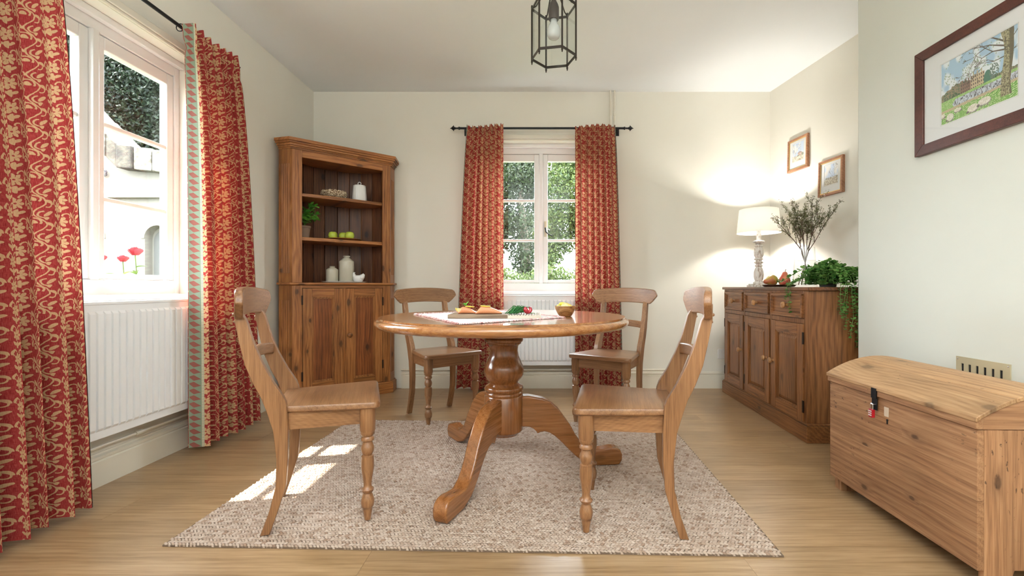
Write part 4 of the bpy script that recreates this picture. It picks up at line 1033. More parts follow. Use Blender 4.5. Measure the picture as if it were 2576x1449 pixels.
def big_print():
    ny, nx = 260, 416; P = Paint(ny, nx, (.42, .60, .74)); X, Y = P.X, P.Y
    n1 = smooth_noise(ny, nx, 7, 1); n2 = smooth_noise(ny, nx, 30, 2); n3 = smooth_noise(ny, nx, 70, 3)
    P.m(np.clip((n1-.42)*4+(Y-.2)*1.2, 0, 1), (.80, .86, .88))
    hill = Y > .60-.16*np.exp(-((X-.25)/.28)**2)+.03*(n2-.5)-.05*X
    P.m(hill, (.20, .22, .15)); P.m(hill & (n3 > .5), (.33, .27, .18)); P.m(hill & (n3 < .3), (.08, .15, .08))
    for i in range(16): P.m(P.seg(.05+i*.012, .66, .05+i*.012, .56+.02*(i % 3), .008, .002), (.05, .14, .08))
    for (x0, x1, y0, c) in ((.28, .42, .47, (.30, .20, .15)), (.42, .60, .42, (.60, .50, .33))):
        w = (X > x0) & (X < x1) & (Y > y0) & (Y < .64); P.m(w, c); 
        P.m(w & (np.abs(((X-x0)/.026) % 1-.5) < .22) & (np.abs(((Y-y0)/.055) % 1-.5) < .28), (.13, .10, .09))
        for q in range(3): xx = x0+(x1-x0)*(.2+.3*q); P.m((np.abs(X-xx) < .008) & (Y > y0-.05) & (Y <= y0), c)
    P.m(P.ell(.64, .56, .05, .12), (.10, .22, .16)); P.m(P.ell(.72, .5, .06, .12) & (n3 > .4), (.18, .24, .2))
    gl = Y > .63-.03*X; P.m(gl, (.30, .52, .17)); P.m(gl & (n3 > .55), (.45, .62, .27))
    lake = (Y > .665-.02*X) & (Y < .80-.04*X+.03*(n1-.5)) & (X > .16+.7*np.abs(Y-.73)); P.m(lake, (.60, .66, .72))
    P.m(lake & (np.abs((X*38+2*n2) % 1-.5) < .22) & (n2 > .38), (.13, .12, .13))
    bank = (Y > .78-.04*X) & (Y < .83-.04*X); P.m(bank, (.55, .46, .30))
    fg = Y > .82-.04*X+.02*(n2-.5); P.m(fg, (.30, .52, .15)); P.m(fg & (n3 > .55), (.60, .72, .38)); P.m(fg & (np.abs((X*20+Y*34+3*n1) % 1-.5) < .15), (.10, .30, .07))
    def sheep(x, y, a, b_, flip):
        P.m(P.ell(x, y, a, b_), (.72, .68, .58)); P.m(P.ell(x, y, a, b_) & (n3 > .55), (.86, .83, .75)); P.m(P.ell(x, y, a, b_) & ~P.ell(x-.004, y-.01, a*.95, b_*.92), (.35, .32, .28))
        P.m(P.ell(x+flip*a*.95, y+b_*.55, a*.25, b_*.32), (.20, .17, .16))
        for q in (-.5, .5): P.m((np.abs(X-x-q*a) < .006) & (Y > y+b_*.6) & (Y < y+b_*1.35), (.28, .25, .22))
    sheep(.02, .86, .035, .04, 1); sheep(.13, .92, .055, .065, -1); sheep(.24, .85, .055, .035, 1); sheep(.45, .92, .075, .065, -1); sheep(.60, .885, .085, .06, -1)
    rs = random.Random(4); c = (.14, .11, .09)
    for a, y, l, w in ((2.9, .27, .26, .012), (2.6, .16, .30, .014), (3.15, .36, .22, .009), (2.3, .10, .24, .010), (2.75, .22, .34, .012), (.5, .2, .18, .01), (.1, .33, .14, .008)):
        branches(P, .86, y, a, l, w, 5, rs, c)
    for _ in range(160):
        x, y = rs.uniform(.0, .8), rs.uniform(.05, .42)
        if n1[int(y*ny), int(x*nx)] > .45: P.m(P.ell(x, y, .008, .012), (.28, .38, .24), .7)
    tr_ = np.abs(X-.875-.02*np.sin(Y*6)) < .055+.05*np.clip(Y-.72, 0, 1)+.02*np.exp(-(Y/.12)**2); tr_ &= (Y < .93)
    P.m(tr_, (.30, .28, .16)); P.m(tr_ & (n3 > .58), (.44, .41, .26)); P.m(tr_ & (X > .90), (.18, .16, .10)); P.m(tr_ & (n3 < .33), (.15, .13, .09))
    return P.a
def small_print(kind):
    ny, nx = 90, 80; P = Paint(ny, nx, (.62, .72, .86)); X, Y = P.X, P.Y; n1 = smooth_noise(ny, nx, 5, 20+kind); n3 = smooth_noise(ny, nx, 26, 30+kind)
    P.m(np.clip((n1-.4)*3, 0, 1), (.84, .84, .82))
    g = Y > .70-.1*X*(kind == 1)+.02*(n3-.5); P.m(g, (.66, .60, .47)); P.m(g & (n3 > .55), (.78, .74, .62)); P.m(g & (n3 < .3), (.38, .33, .25))
    rs = random.Random(kind+8); c = (.30, .28, .27)
    if kind == 0:
        branches(P, .26, .80, 1.5, .22, .014, 6, rs, c); branches(P, .16, .78, 1.7, .14, .01, 5, rs, c)
        w = (X > .45) & (X < .82) & (Y > .56) & (Y < .72); P.m(w & (n3 > .3), (.55, .38, .30)); P.m((Y > .5) & (Y < .58) & (np.abs(X-.63) < (Y-.48)*2.2), (.36, .30, .30))
        P.m(P.ell(.5, .72, .1, .05) | P.ell(.88, .68, .09, .08), (.32, .33, .25)); P.m(P.seg(.2, 1, .55, .74, .05, .01), (.84, .80, .70))
    else:
        branches(P, .72, .80, 1.55, .26, .012, 6, rs, c); branches(P, .66, .8, 1.8, .2, .009, 5, rs, c)
        for q in (.15, .3, .46, .9): P.m(P.ell(q, .66, .07, .06) & (n3 > .25), (.40, .38, .32))
        P.m((np.abs((Y*14+X*2+n1*2) % 1-.5) < .1) & g, (.36, .30, .25))
    return P.a
def picture(name, loc, rz, w, h, fw, depth, frame, inner, pw, ph, pz, img, label, mats, tilt=0.):
    p = root(name, loc, rz, label, 'picture'); p.rotation_euler = (tilt, 0, rz)
    f_ = MB()
    def mitre(b_, w, h, fw, y0, y1):
        o = [(-w/2, -h/2), (w/2, -h/2), (w/2, h/2), (-w/2, h/2)]; i_ = [(x-math.copysign(fw, x), z-math.copysign(fw, z)) for x, z in o]
        for k in range(4):
            q = (k+1) % 4; b_.prism([o[k], o[q], i_[q], i_[k]], y0, y1, 'y')
    mitre(f_, w, h, fw, -depth, 0); f_.build('frame', mats, p, smooth=0, bevel=.002)
    if inner:
        g = MB(); mitre(g, w-2*fw, h-2*fw, inner, -depth+.004, -.004); g.build('gilt_slip', M['gold'], p, smooth=0)
    a, b_ = w/2-fw-inner, h/2-fw-inner
    yb = -depth+.010
    mm = MB()
    for x0, x1, z0, z1 in ((-a, -pw/2, -b_, b_), (pw/2, a, -b_, b_), (-pw/2, pw/2, -b_, pz-ph/2), (-pw/2, pw/2, pz+ph/2, b_)): mm.box(x0, x1, yb, yb+.002, z0, z1)
    mm.build('mount', M['mat'], p, smooth=0)
    e = MB(); w2, h2 = pw/2+.004, ph/2+.004
    for x0, x1, z0, z1 in ((-w2, -w2+.0012, pz-h2, pz+h2), (w2-.0012, w2, pz-h2, pz+h2), (-w2, w2, pz-h2, pz-h2+.0012), (-w2, w2, pz+h2-.0012, pz+h2)): e.box(x0, x1, yb-.0004, yb, z0, z1)
    e.build('mount_line', plain('mount_line', (.62, .62, .58), .8), p, smooth=0)
    o = print_obj('print', img, pw, ph, p, yb+.0018); o.location = (0, 0, pz)
    MB().box(-a, a, yb-.004, yb-.003, -b_, b_).build('glass', M['pglass'], p, smooth=0)
    return p
RB = -PI/2                                            # facing -X
picture('framed_picture', (BX-.001, 1.861, 1.753), RB, .586, .482, .046, .022, None, 0, .322, .268, -.002, big_print(), 'large mahogany framed countryside print with sheep on the chimney breast', M['mahogany'])
va = math.atan2(-.131, 1.0)
def alcpic(Y, z, img, label):
    rz = -PI/2+math.atan(.131)*1.0
    n = Vector((-1, -.131, 0)).normalized()
    p = Vector((alc(Y), Y, z))+n*.006
    picture('framed_picture', p, rz, .232, .266, .016, .026, None, .006, .130, .150, .018, img, label, M['frame_wood'], math.radians(-1.5))
alcpic(3.695, 1.98, small_print(0), 'small framed landscape print, upper and farther of the pair in the alcove')
alcpic(3.352, 1.711, small_print(1), 'small framed tree print, lower and nearer of the pair in the alcove')

# ------------------------------------------------------------------ lantern
def lantern():
    l = root('pendant_lantern', (.0845, 2.25, 0), math.radians(-11), 'hexagonal bronze and glass pendant lantern hanging from the ceiling', 'pendant light')
    R, z0, z1 = .110, 2.035, 2.285; V = [(R*math.cos(PI/3*k), R*math.sin(PI/3*k)) for k in range(6)]
    B = M['bronze']
    for k in range(6):
        x, y = V[k]; x2, y2 = V[(k+1) % 6]
        MB().tube([(x, y, z0-.010), (x, y, z1+.012)], .0048, 6).ball((x, y, z0-.013), .0055, 8, 6).ball((x, y, z0-.021), .0036, 8, 6, rz=.006).ball((x, y, z1+.016), .005, 8, 6).build('post', B, l)
        for z in (z0, z1): 
            d = Vector((x2-x, y2-y, 0)).normalized(); n = Vector((-d.y, d.x, 0))*.0022
            a, b_ = Vector((x, y, z)), Vector((x2, y2, z)); up = Vector((0, 0, .006))
            MB().add([a-n-up, b_-n-up, b_+n-up, a+n-up, a-n+up, b_-n+up, b_+n+up, a+n+up], [(0, 3, 2, 1), (4, 5, 6, 7), (0, 1, 5, 4), (1, 2, 6, 5), (2, 3, 7, 6), (3, 0, 4, 7)]).build('rail', B, l, smooth=0)
        s_ = .965
        MB().add([(x*s_, y*s_, z0+.004), (x2*s_, y2*s_, z0+.004), (x2*s_, y2*s_, z1-.004), (x*s_, y*s_, z1-.004), (x*(s_-.02), y*(s_-.02), z0+.004), (x2*(s_-.02), y2*(s_-.02), z0+.004), (x2*(s_-.02), y2*(s_-.02), z1-.004), (x*(s_-.02), y*(s_-.02), z1-.004)],
                 [(0, 1, 2, 3), (7, 6, 5, 4), (0, 4, 5, 1), (3, 2, 6, 7), (1, 5, 6, 2), (0, 3, 7, 4)]).build('pane', M['pane'], l, smooth=0)
        MB().tube([(x, y, z1+.004), (x*.80, y*.80, z1+.014), (x*.55, y*.55, z1+.055), (x*.22, y*.22, z1+.10)], .0035, 6).build('scroll_arm', B, l)
    MB().lathe([(.02, z1+.088), (.028, z1+.092), (.026, z1+.11), (.010, z1+.125), (.006, z1+.14)], 16).build('crown', B, l)
    ch = MB(); z = z1+.14; i = 0
    while z < 2.60:
        ch.tube([((.006*math.cos(a) if i % 2 else 0), (0 if i % 2 else .006*math.cos(a)), z+.010+.012*math.sin(a)) for a in [2*PI*q/10 for q in range(10)]], .0015, 5, True); z += .018; i += 1
    ch.build('chain', B, l)
    MB().lathe([(.012, 2.598), (.05, 2.612), (.055, 2.6385)], 24).build('ceiling_rose', B, l)
    MB().lathe([(.024, z1-.065), (.026, z1-.06), (.026, z1-.005), (.021, z1+.012), (.012, z1+.03), (.010, z1+.092)], 16).build('lamp_holder', plain('brown_holder', (.05, .032, .024), .5), l)
    mg = MT('opal_glass'); mg.color((.60, .60, .60)); mg.set(Roughness=.12, Coat_Weight=.5)
    MB().lathe([(.016, z1-.062), (.0175, z1-.080), (.0225, z1-.090), (.0300, z1-.102), (.0335, z1-.115), (.0345, z1-.127), (.0325, z1-.141), (.026, z1-.153), (.017, z1-.160), (.007, z1-.1635)], 24).build('bulb', mg.mat, l, smooth=180)
lantern()

# ------------------------------------------------------------------ food on the table
TT = .7605
def placemat():
    c = [Vector((-.614, 2.323)), Vector((-.28, 1.685)), Vector((.120, 2.06)), Vector((-.21, 2.66))]
    n = 40; b = MB(); V = []
    for j in range(n+1):
        for i in range(n+1):
            u, v = i/n, j/n; p = c[0]*(1-u)*(1-v)+c[1]*u*(1-v)+c[2]*u*v+c[3]*(1-u)*v
            V.append((p.x+.002*math.sin(v*40), p.y+.002*math.sin(u*37), TT+.0012+.0006*math.sin(u*90)*math.sin(v*80)))
    b.add(V, [(j*(n+1)+i, j*(n+1)+i+1, (j+1)*(n+1)+i+1, (j+1)*(n+1)+i) for j in range(n) for i in range(n)])
    N_ = len(V); b.add([(x, y, TT+.0001) for x, y, z in V], [(j*(n+1)+i, (j+1)*(n+1)+i, (j+1)*(n+1)+i+1, j*(n+1)+i+1) for j in range(n) for i in range(n)])
    m = MT('cloth_pinkwhite'); m.color(m.ramp(m.noise(m.mapping(m.coords(), (30, 30, 30)), 3, 2), [(.4, (.80, .70, .70)), (.6, (.86, .82, .80))])); m.set(Roughness=.9)
    r = root('placemat', (0, 0, 0), 0, 'pale pink white woven cloth with frayed red edge under the chopping board', 'placemat')
    b.build('cloth', m.mat, r, smooth=60, fix=False)
    rs = random.Random(2); fr = MB()
    for k in range(4):
        a, d = c[k], c[(k+1) % 4]; out = Vector(((d-a).y, -(d-a).x)).normalized()
        if out.dot((a+d)/2-Vector((-.25, 2.18))) < 0: out = -out
        for q in range(150):
            p = a.lerp(d, (q+rs.random())/150); e = p+out*rs.uniform(.006, .016)+Vector((rs.gauss(0, .003), rs.gauss(0, .003)))
            fr.tube([(p.x, p.y, TT+.002), ((p.x+e.x)/2, (p.y+e.y)/2, TT+.0035+rs.random()*.003), (e.x, e.y, TT+.0015)], .0012, 4)
    mf = MT('fringe'); g = mf.n('NewGeometry'); mf.color(mf.ramp(g.outputs['Random Per Island'], [(0, (.80, .74, .72)), (.6, (.76, .55, .54)), (1, (.62, .24, .26))])); mf.set(Roughness=.9)
    o = fr.build('fringe', mf.mat, r, smooth=0, fix=False); o['kind'] = 'stuff'
placemat()
BZ = TT+.002
bd = root('chopping_board', (-.187, 2.085, BZ), math.radians(1.), 'chopping board, mango wood with a pale ridged end, on the cloth', 'chopping board')
MB().box(-.203, .058, -.097, .097, 0, .017).build('wood_slab', M['board'], bd, smooth=0, bevel=.002)
rg = [(.0585, 0), (.204, 0)]+[(.204-.0485*k/8*3+(0), .0165 if k % 2 == 0 else .0115) for k in range(9)]
rg = [(.0585, .0), (.204, .0), (.204, .0165)]+[(.204-.1455*k/24, .0165 if k % 2 == 0 else .0115) for k in range(1, 24)]+[(.0585, .0165)]
MB().prism(rg, -.097, .097, 'y').build('ridged_end', painted('bone_ridges', (.62, .56, .46), .5, .1, .05), bd, smooth=0)
FZ = BZ+.0172
def salmon(loc, rz, l, w, h, label):
    b = MB(); n, m_ = 20, 16; V = []
    for i in range(n+1):
        t = i/n; hh = h*(min(1, .45+t*3.2)-.75*max(0, (t-.38)/.62)**1.5); ww = w*(.5-.10*t)*min(1, .85+t)
        for k in range(m_):
            a = 2*PI*k/m_; c_, s_ = math.cos(a), math.sin(a)
            V.append((t*l-l/2+.010*(.5+.5*s_)*(1-t)**4, ww*math.copysign(abs(c_)**.55, c_), max(0, hh*(.5+.5*math.copysign(abs(s_)**.6, s_)))))
    fs = [(i*m_+k, i*m_+(k+1) % m_, (i+1)*m_+(k+1) % m_, (i+1)*m_+k) for i in range(n) for k in range(m_)]+[tuple(range(m_-1, -1, -1)), tuple(n*m_+k for k in range(m_))]
    b.add(V, fs)
    m = MT('salmon_flesh'); wv = m.n('TexWave'); m.l(m.mapping(m.coords(), (1, .5, .8), rot=(0, .5, .3)), wv.inputs['Vector']); wv.inputs['Scale'].default_value = 70; wv.inputs['Distortion'].default_value = 3; wv.inputs['Detail'].default_value = 2
    m.color(m.ramp(wv.outputs['Color'], [(.0, (.80, .46, .28)), (.22, (.74, .29, .13)), (1, (.70, .25, .10))])); m.set(Roughness=.35, Subsurface_Weight=.1)
    o = b.build('salmon_fillet', m.mat, smooth=70, loc=loc); o.rotation_euler = (0, 0, rz); tag(o, label, 'salmon', 'salmon fillets on the board'); return o
salmon((-.318, 2.075, FZ), .10, .080, .060, .030, 'left pink salmon fillet on the board, topped with lemon and a green leaf')
salmon((-.215, 2.045, FZ), .06, .118, .060, .033, 'right pink salmon fillet on the board, lemon slice on top')
mrind = plain('lemon_rind', (.80, .62, .03), .35); mfl = MT('lemon_flesh'); mfl.color(mfl.ramp(mfl.noise(mfl.coords(), 120, 2), [(.4, (.85, .72, .25)), (.6, (.90, .83, .50))])); mfl.set(Roughness=.25, Subsurface_Weight=.1)
def slice_(loc, rot, r, th, label, grp=None, half=False):
    s_ = root('lemon_slice', loc, 0, label, 'lemon', grp); s_.rotation_euler = rot
    MB().lathe([(r*.9, 0), (r, th*.15), (r, th*.85), (r*.9, th), (r*.88, th*.9), (r*.88, th*.1), (r*.9, 0)], 24, cap=False).build('rind', mrind, s_, smooth=60)
    MB().lathe([(r*.885, th*.1), (r*.885, th*.9)], 24).build('flesh', mfl.mat, s_, smooth=40)
slice_((-.305, 2.075, FZ+.0295), (0, .10, 0), .022, .004, 'thin lemon slice lying on the left salmon fillet', 'lemon slices on the salmon')
slice_((-.230, 2.045, FZ+.0325), (0, .06, 0), .024, .004, 'thin lemon slice lying on the right salmon fillet', 'lemon slices on the salmon')
wd = root('lemon_wedge', (-.353, 2.115, FZ), .3, 'lemon wedge at the left end of the chopping board', 'lemon')
pw = [(.021*math.cos(PI*k/10), -.021*math.sin(PI*k/10)+.022) for k in range(11)]
MB().prism(pw, -.012, .012, 'y').build('flesh', mfl.mat, wd, smooth=0)
pr_ = MB()
for k in range(10): 
    a, b_ = PI*k/10, PI*(k+1)/10
    pr_.prism([(.021*math.cos(a), .022-.021*math.sin(a)), (.021*math.cos(b_), .022-.021*math.sin(b_)), (.0235*math.cos(b_), .0235-.0235*math.sin(b_)), (.0235*math.cos(a), .0235-.0235*math.sin(a))], -.0125, .0125, 'y')
pr_.build('rind', mrind, wd, smooth=60)
gs = root('herb_sprig', (-.322, 2.066, FZ+.034), 0, 'small green basil sprig on the left salmon fillet', 'herb')
lm2 = leaf_mesh('leaf', M['leaf_bright'], .026, .016)
for a, t_, s_ in ((.4, -1.1, 1.), (2.2, -.9, .8), (-1.2, -.5, .7), (3.6, -.7, .9)): inst('leaf', lm2, gs, (0, 0, 0), (0, t_, a), (s_,)*3)
rs = random.Random(9); gb = MB()
for _ in range(80):
    a = rs.gauss(.1, .45); p = Vector((-.085+rs.gauss(0, .012), 2.07+rs.gauss(0, .022), FZ+.002)); l_ = rs.uniform(.03, .06); z = rs.uniform(.004, .034)
    d = Vector((math.cos(a), math.sin(a)*.6, 0))
    gb.tube([p-d*l_*.6+Vector((0, 0, .0)), p+Vector((0, 0, z)), p+d*l_*.6+Vector((0, 0, rs.uniform(0, .03)))], [.0018, .0018, .0008], 5)
o = gb.build('chopped_herbs', leafmat('herb_green', (.02, .12, .03), (.07, .28, .08), .15), smooth=60, fix=False); tag(o, 'heap of green herb stalks beside the red radish on the board', 'herbs', kind='stuff')
rd = root('radish', (-.040, 2.045, FZ+.0195), .4, 'shiny red radish with a cut notch on the chopping board', 'radish')
rb_ = MB(); n, m_ = 22, 16; V = []
for i in range(n+1):
    th = -2.35+4.7*i/n
    for k in range(m_):
        a = 2*PI*k/m_; rr = .0105*(1-.25*(abs(th)/2.35)**4); R = .0105+rr*math.cos(a)
        V.append((R*math.sin(th), rr*math.sin(a)*1.6, -R*math.cos(th)))
rb_.add(V, [(i*m_+k, i*m_+(k+1) % m_, (i+1)*m_+(k+1) % m_, (i+1)*m_+k) for i in range(n) for k in range(m_)]+[tuple(range(m_-1, -1, -1)), tuple(n*m_+k for k in range(m_))])
rb_.build('flesh', plain('radish_red', (.42, .012, .03), .12, coat=.6), rd, smooth=180)
MB().tube([(.016, .012, -.018), (.026, .004, -.0165), (.036, -.004, -.0175)], [.002, .002, .0008], 6).build('stalk', M['stem_green'], rd)
MB().ball((0, 0, 0), .006, 10, 8, ry=.013).build('white_core', M['white_ceramic'], rd, smooth=180)
bw = MB().lathe([(.026, 0), (.029, .001), (.038, .014), (.047, .034), (.0505, .049), (.0485, .0495), (.044, .034), (.034, .014), (.01, .007)], 40).build('wooden_bowl', M['lowbowl'], smooth=60, loc=(.137, 2.18, TT)); tag(bw, 'small acacia bowl full of lemon pieces on the table', 'bowl')
lems = [((.137-.018, 2.18+.01, TT+.034), (.5, .25, .3)), ((.137+.013, 2.18+.004, TT+.038), (.5, -.3, 1.2)), ((.137, 2.18-.016, TT+.037), (.95, .1, .1)), ((.137-.004, 2.18+.02, TT+.046), (.35, .2, 2.))]
labs = ['lemon slice at the left of the wooden bowl', 'lemon slice at the right of the wooden bowl', 'lemon slice at the front of the wooden bowl', 'lemon slice on top of the pile in the bowl']
for (p, r_), lb in zip(lems, labs): slice_(p, r_, .027, .012, lb, 'lemon pieces in the bowl')

# ------------------------------------------------------------------ outside
grass = MT('grass'); gn = grass.noise(grass.coords(), 3, 5); grass.color(grass.ramp(gn, [(.3, (.032, .043, .013)), (.7, (.056, .069, .024))])); grass.set(Roughness=.95)
g = MB(); n = 30; V = []
for j in range(n+1):
    for i in range(n+1):
        x = -40+80*i/n; y = 4.6+85*j/n; V.append((x, y, -.25+max(0, y-9)*.062))
g.add(V, [(j*(n+1)+i, j*(n+1)+i+1, (j+1)*(n+1)+i+1, (j+1)*(n+1)+i) for j in range(n) for i in range(n)])
tag(struct(g.build('meadow', grass.mat, smooth=180)), 'pale green meadow rising beyond the back window', 'meadow')
tag(struct(MB().box(-40, XL-.36, -12, 4.6, -.4, -.25).build('lawn', grass.mat, smooth=0)), 'green lawn outside the left window', 'lawn')
def crown(blobs, per, size, seed):
    r = np.random.default_rng(seed); C = []
    for (c, rad) in blobs:
        k = max(40, int(per*rad[0]*rad[2])); d = r.normal(size=(k, 3)); d /= np.linalg.norm(d, axis=1)[:, None]
        C.append(np.array(c)+d*np.array(rad)*(r.random((k, 1))**.45))
    C = np.concatenate(C); k = len(C)
    a = r.normal(size=(k, 3)); a /= np.linalg.norm(a, axis=1)[:, None]; b_ = np.cross(a, r.normal(size=(k, 3))); b_ /= np.linalg.norm(b_, axis=1)[:, None]
    s_ = size*r.uniform(.6, 1.4, (k, 1)); V = np.stack([C-a*s_, C+b_*s_*.5, C+a*s_, C-b_*s_*.5], 1).reshape(-1, 3)
    return V.tolist(), (np.arange(k*4).reshape(-1, 4)).tolist()
def tree(name, blobs, trunk, per, size, cols, label, seed, cat='tree', tr=.35, grp=None):
    t = root(name, trunk[0], 0, label, cat, grp); o0 = Vector(trunk[0])
    v, f_ = crown(blobs, per, size, seed)
    b = MB(); b.v = [tuple(Vector(p)-o0) for p in v]; b.f = [tuple(q) for q in f_]
    o = b.build('foliage', leafmat(name+'_leaf', cols[0], cols[1], tr, .6), t, smooth=0, fix=False); o['kind'] = 'stuff'
    if len(trunk) > 1:
        w = MB().tube([Vector(p)-o0 for p in trunk[:-1]], trunk[-1], 10)
        w.build('trunk', plain('bark', (.07, .055, .04), .9), t)
def B(px, py, Y, rx, ry, rd): return (tuple(at(px, py, Y)), (rx*Y/F, rd, ry*Y/F))
bt = at(1322, 715, 15)
tree('dark_tree', [B(1320, 640, 15, 42, 55, .7), B(1285, 455, 15, 62, 60, 1.), B(1335, 470, 15.5, 50, 80, 1.), B(1300, 560, 15, 48, 45, .9), B(1235, 520, 15, 60, 90, 1.), B(1330, 690, 15, 26, 30, .4), B(1280, 400, 16, 90, 60, 1.2), B(1250, 600, 15, 50, 40, .8)],
     [(bt.x, 15, .1), (bt.x, 15, 2.2), (bt.x-.2, 15, 4.2), [.22, .16, .08]], 5200, .055, ((.005, .010, .004), (.022, .034, .011)), 'dark green tree outside the back window, behind the left casement', 31)
bt = at(1412, 700, 19)
tree('light_tree', [B(1415, 480, 19, 70, 60, 1.2), B(1400, 555, 18.9, 62, 48, 1.), B(1405, 612, 18.9, 50, 32, .8), B(1440, 420, 19.6, 90, 60, 1.2), B(1385, 650, 18.6, 34, 22, .5), B(1475, 560, 19, 50, 70, 1.), B(1350, 580, 19.6, 50, 60, .8)],
     [(bt.x-.5, 19, .2), (bt.x-.5, 19, 2.4), (bt.x-.1, 19, 4.6), [.18, .14, .07]], 4000, .066, ((.009, .022, .005), (.058, .078, .017)), 'lighter green tree outside the back window, behind the right casement', 32)
tree('hedge', [((x, 9.5+.2*math.sin(x*3), .98+.12*math.sin(x*5)), (.35, .3, .33)) for x in np.arange(-2.4, 2.6, .3)], [(0, 9.5, -.2)], 5000, .035, ((.015, .028, .006), (.058, .076, .019)), 'low leafy hedge outside the back window at the meadow edge', 33, 'hedge')
tree('yew_tree', [((-8.2, 9.5, 4.4), (1.7, 1.2, 1.7)), ((-7.2, 9.2, 5.2), (1.5, 1., 1.5)), ((-9.4, 9.6, 5.6), (1.7, 1.2, 2.)), ((-8, 9.8, 6.8), (2.4, 1.2, 1.6)), ((-7.4, 9.9, 3.6), (1.2, .8, 1.1))],
     [(-8, 9.7, -.25), (-8, 9.7, 3), (-8, 9.7, 6), [.35, .3, .15]], 14000, .036, ((.002, .005, .003), (.009, .017, .007)), 'dark dense yew tree seen through the upper panes of the left window', 34, tr=.15)

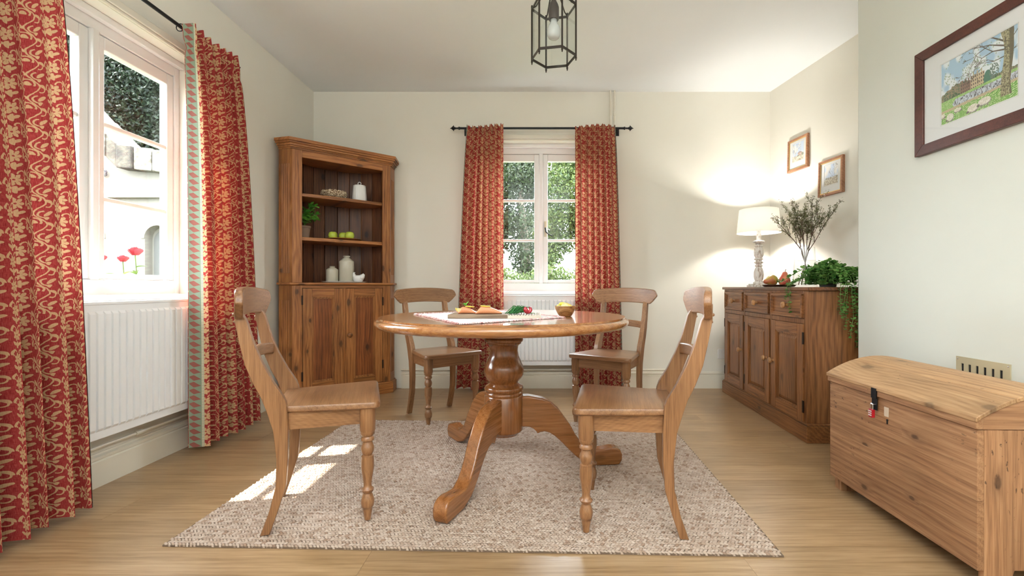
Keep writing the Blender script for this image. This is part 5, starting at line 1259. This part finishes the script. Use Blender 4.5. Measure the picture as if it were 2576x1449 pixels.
# whitewashed outbuilding with stone coping, seen through the left window
def outbuilding():
    Y = 6.0; ob = root('outbuilding', (-5.2, Y, -.25), 0, 'whitewashed outbuilding with stone coped roof seen through the left window', 'building')
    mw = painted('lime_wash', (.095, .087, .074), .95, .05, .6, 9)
    o = Vector((-5.2, Y, -.25))
    def L(px, py): p = at(px, py, Y)-o; return (p.x, p.z)
    top = [L(120, 230), L(250, 372), L(302, 424), L(430, 436)]
    x0, x1 = L(120, 0)[0], L(430, 0)[0]
    wl = [(x0, 0), (x1, 0), (x1, top[3][1]), top[2], top[1], top[0]]
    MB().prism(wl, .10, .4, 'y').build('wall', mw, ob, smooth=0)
    # lower leaf of the wall with two arched recesses and a sunlit ledge on top
    zt = L(0, 500)[1]
    def arch(cx, w, zs, n=10): return [(cx-w, 0)]+[(cx-w*math.cos(PI*k/n), zs+w*math.sin(PI*k/n)) for k in range(n+1)]+[(cx+w, 0)]
    c1, c2, w = L(228, 0)[0], L(400, 0)[0], .17; zs = L(0, 600)[1]
    prev = x0; lo = MB()
    for cx in (c1, c2):
        lo.prism([(prev, 0), (cx-w, 0), (cx-w, zt), (prev, zt)], -.02, .10, 'y'); prev = cx+w
        ar = [(cx-w*math.cos(PI*k/10), zs+w*math.sin(PI*k/10)) for k in range(11)]
        for k in range(10): lo.prism([ar[k], ar[k+1], (ar[k+1][0], zt), (ar[k][0], zt)], -.02, .10, 'y')
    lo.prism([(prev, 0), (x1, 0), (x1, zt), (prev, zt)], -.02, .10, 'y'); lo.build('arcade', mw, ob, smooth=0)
    for cx in (c1, c2):
        MB().prism(arch(cx, w*.82, zs-.02), .085, .099, 'y').build('dark_doorway', plain('door_dark', (.03, .03, .028), .7), ob, smooth=0)
        ms = MB(); a0_ = [(cx-(w+.05)*math.cos(PI*k/12), zs+(w+.05)*math.sin(PI*k/12)) for k in range(13)]; a1_ = [(cx-w*math.cos(PI*k/12), zs+w*math.sin(PI*k/12)) for k in range(13)]
        for k in range(12): ms.prism([a0_[k], a0_[k+1], a1_[k+1], a1_[k]], -.035, -.02, 'y')
        ms.build('arch_surround', mw, ob, smooth=0)
    MB().prism([(-.10, zt), (.10, zt), (.10, zt+.16), (-.02, zt+.10)], x0, x1, 'x').build('ledge', mw, ob, smooth=0)
    sm = MT('stone'); sn = sm.noise(sm.coords(), 7, 6, .75); rr = sm.rnd()
    sm.color(sm.ramp((S(sm.nt, sn)*.75+rr*.25).k, [(.36, (.013, .010, .007)), (.47, (.036, .029, .020)), (.56, (.055, .047, .035)), (.64, (.13, .12, .10))])); sm.set(Roughness=.95); sm.bump(sn, .8, .02)
    rs = random.Random(6)
    for a, b_, n_ in ((top[0], top[1], 3), (top[1], top[2], 2), (top[2], top[3], 3)):
        for row in range(1):
            cuts = [0]+sorted((k+rs.uniform(-.3, .3))/n_ for k in range(1, n_))+[1]
            for k in range(n_):
                t0, t1 = cuts[k]+.008, cuts[k+1]-.008
                p, q = Vector(a).lerp(Vector(b_), t0), Vector(a).lerp(Vector(b_), t1)
                lift = .0+row*.145; hgt = .30+rs.uniform(-.03, .015); yo = .0+row*.10+rs.uniform(-.02, .02)
                MB().prism([(p.x, p.y+lift), (q.x, q.y+lift), (q.x, q.y+lift+hgt), (p.x, p.y+lift+hgt)], -.06+yo, .45+yo*.3, 'y').build('coping_stone', sm.mat, ob, smooth=0, bevel=.012)
    sc = root('iron_scroll', tuple(at(251, 431, Y-.0)), 0, 'black wrought iron scroll on the whitewashed wall outside', 'ironwork')
    MB().tube([((.012+.035*(k/24))*math.cos(k*.5), .06, (.012+.035*(k/24))*math.sin(k*.5)) for k in range(25)]+[(-.06, .06, -.06), (-.16, .06, -.02)], .009, 6).build('scroll', M['black_iron'], sc)
outbuilding()

# roses just outside the left window
def rose(px, py, Y, s_, label):
    p = at(px, py, Y); r = root('rose', p, 0, label, 'rose', 'red roses outside the left window')
    pm = leafmat('rose_petal', (.12, .003, .008), (.19, .012, .02), .3)
    pe = MB(); n = 8
    for k in range(14):
        a = k*2.4; t = k/13; R = (.010+.026*t)*s_
        v = []
        for i in range(5):
            u = -1+i*.5; ang = a+u*.75
            v += [(R*.45*math.cos(ang), R*.45*math.sin(ang), -.018*s_), (R*math.cos(ang), R*math.sin(ang), (.004+.016*(1-t))*s_), (R*(.86+.16*t)*math.cos(ang), R*(.86+.16*t)*math.sin(ang), (.030-.012*t-.006*u*u)*s_)]
        pe.add(v, [(i*3+q, i*3+q+1, (i+1)*3+q+1, (i+1)*3+q) for i in range(4) for q in range(2)])
    pe.build('petals', pm, r, smooth=180, fix=False)
    MB().tube([(0, 0, -.016*s_), (.008, .0, -.12), (.0, .01, -.30), (-.01, .02, -p.z-.25)], .0035, 6).build('stem', M['rose_leaf'], r)
    lf = leaf_mesh('leaf', M['rose_leaf'], .075, .04); q = random.Random(int(px))
    for k in range(9): inst('leaf', lf, r, (.004, .0, -.10-.022*k*(1 if k < 6 else .6)), (0, q.uniform(-.5, .1), k*2.2+q.random()), (q.uniform(.7, 1.1),)*3)
M['rose_leaf'] = leafmat('rose_leaf', (.035, .06, .014), (.08, .105, .03), .3)
rose(340, 634, 2.95, 1.15, 'open red rose, highest of those outside the left window')
rose(309, 652, 2.98, .9, 'red rose bud left of the open rose outside')
rose(250, 650, 2.75, 1.0, 'red rose half hidden by the mullion of the left window')

# unseen slab added outside the left window to block the higher sun
ev = root('sun_blocker', (XL-.42, 2, 2.72), 0, 'unseen slab added outside above the left window to block sun', 'blocker')
MB().box(-.46, .225, -.45, .26, 0, .10).build('blocker_slab', M['gloss_white'], ev, smooth=0)
MB().box(-.53, -.46, -.46, .27, -.04, .14).build('blocker_lip', M['black_iron'], ev, smooth=0)
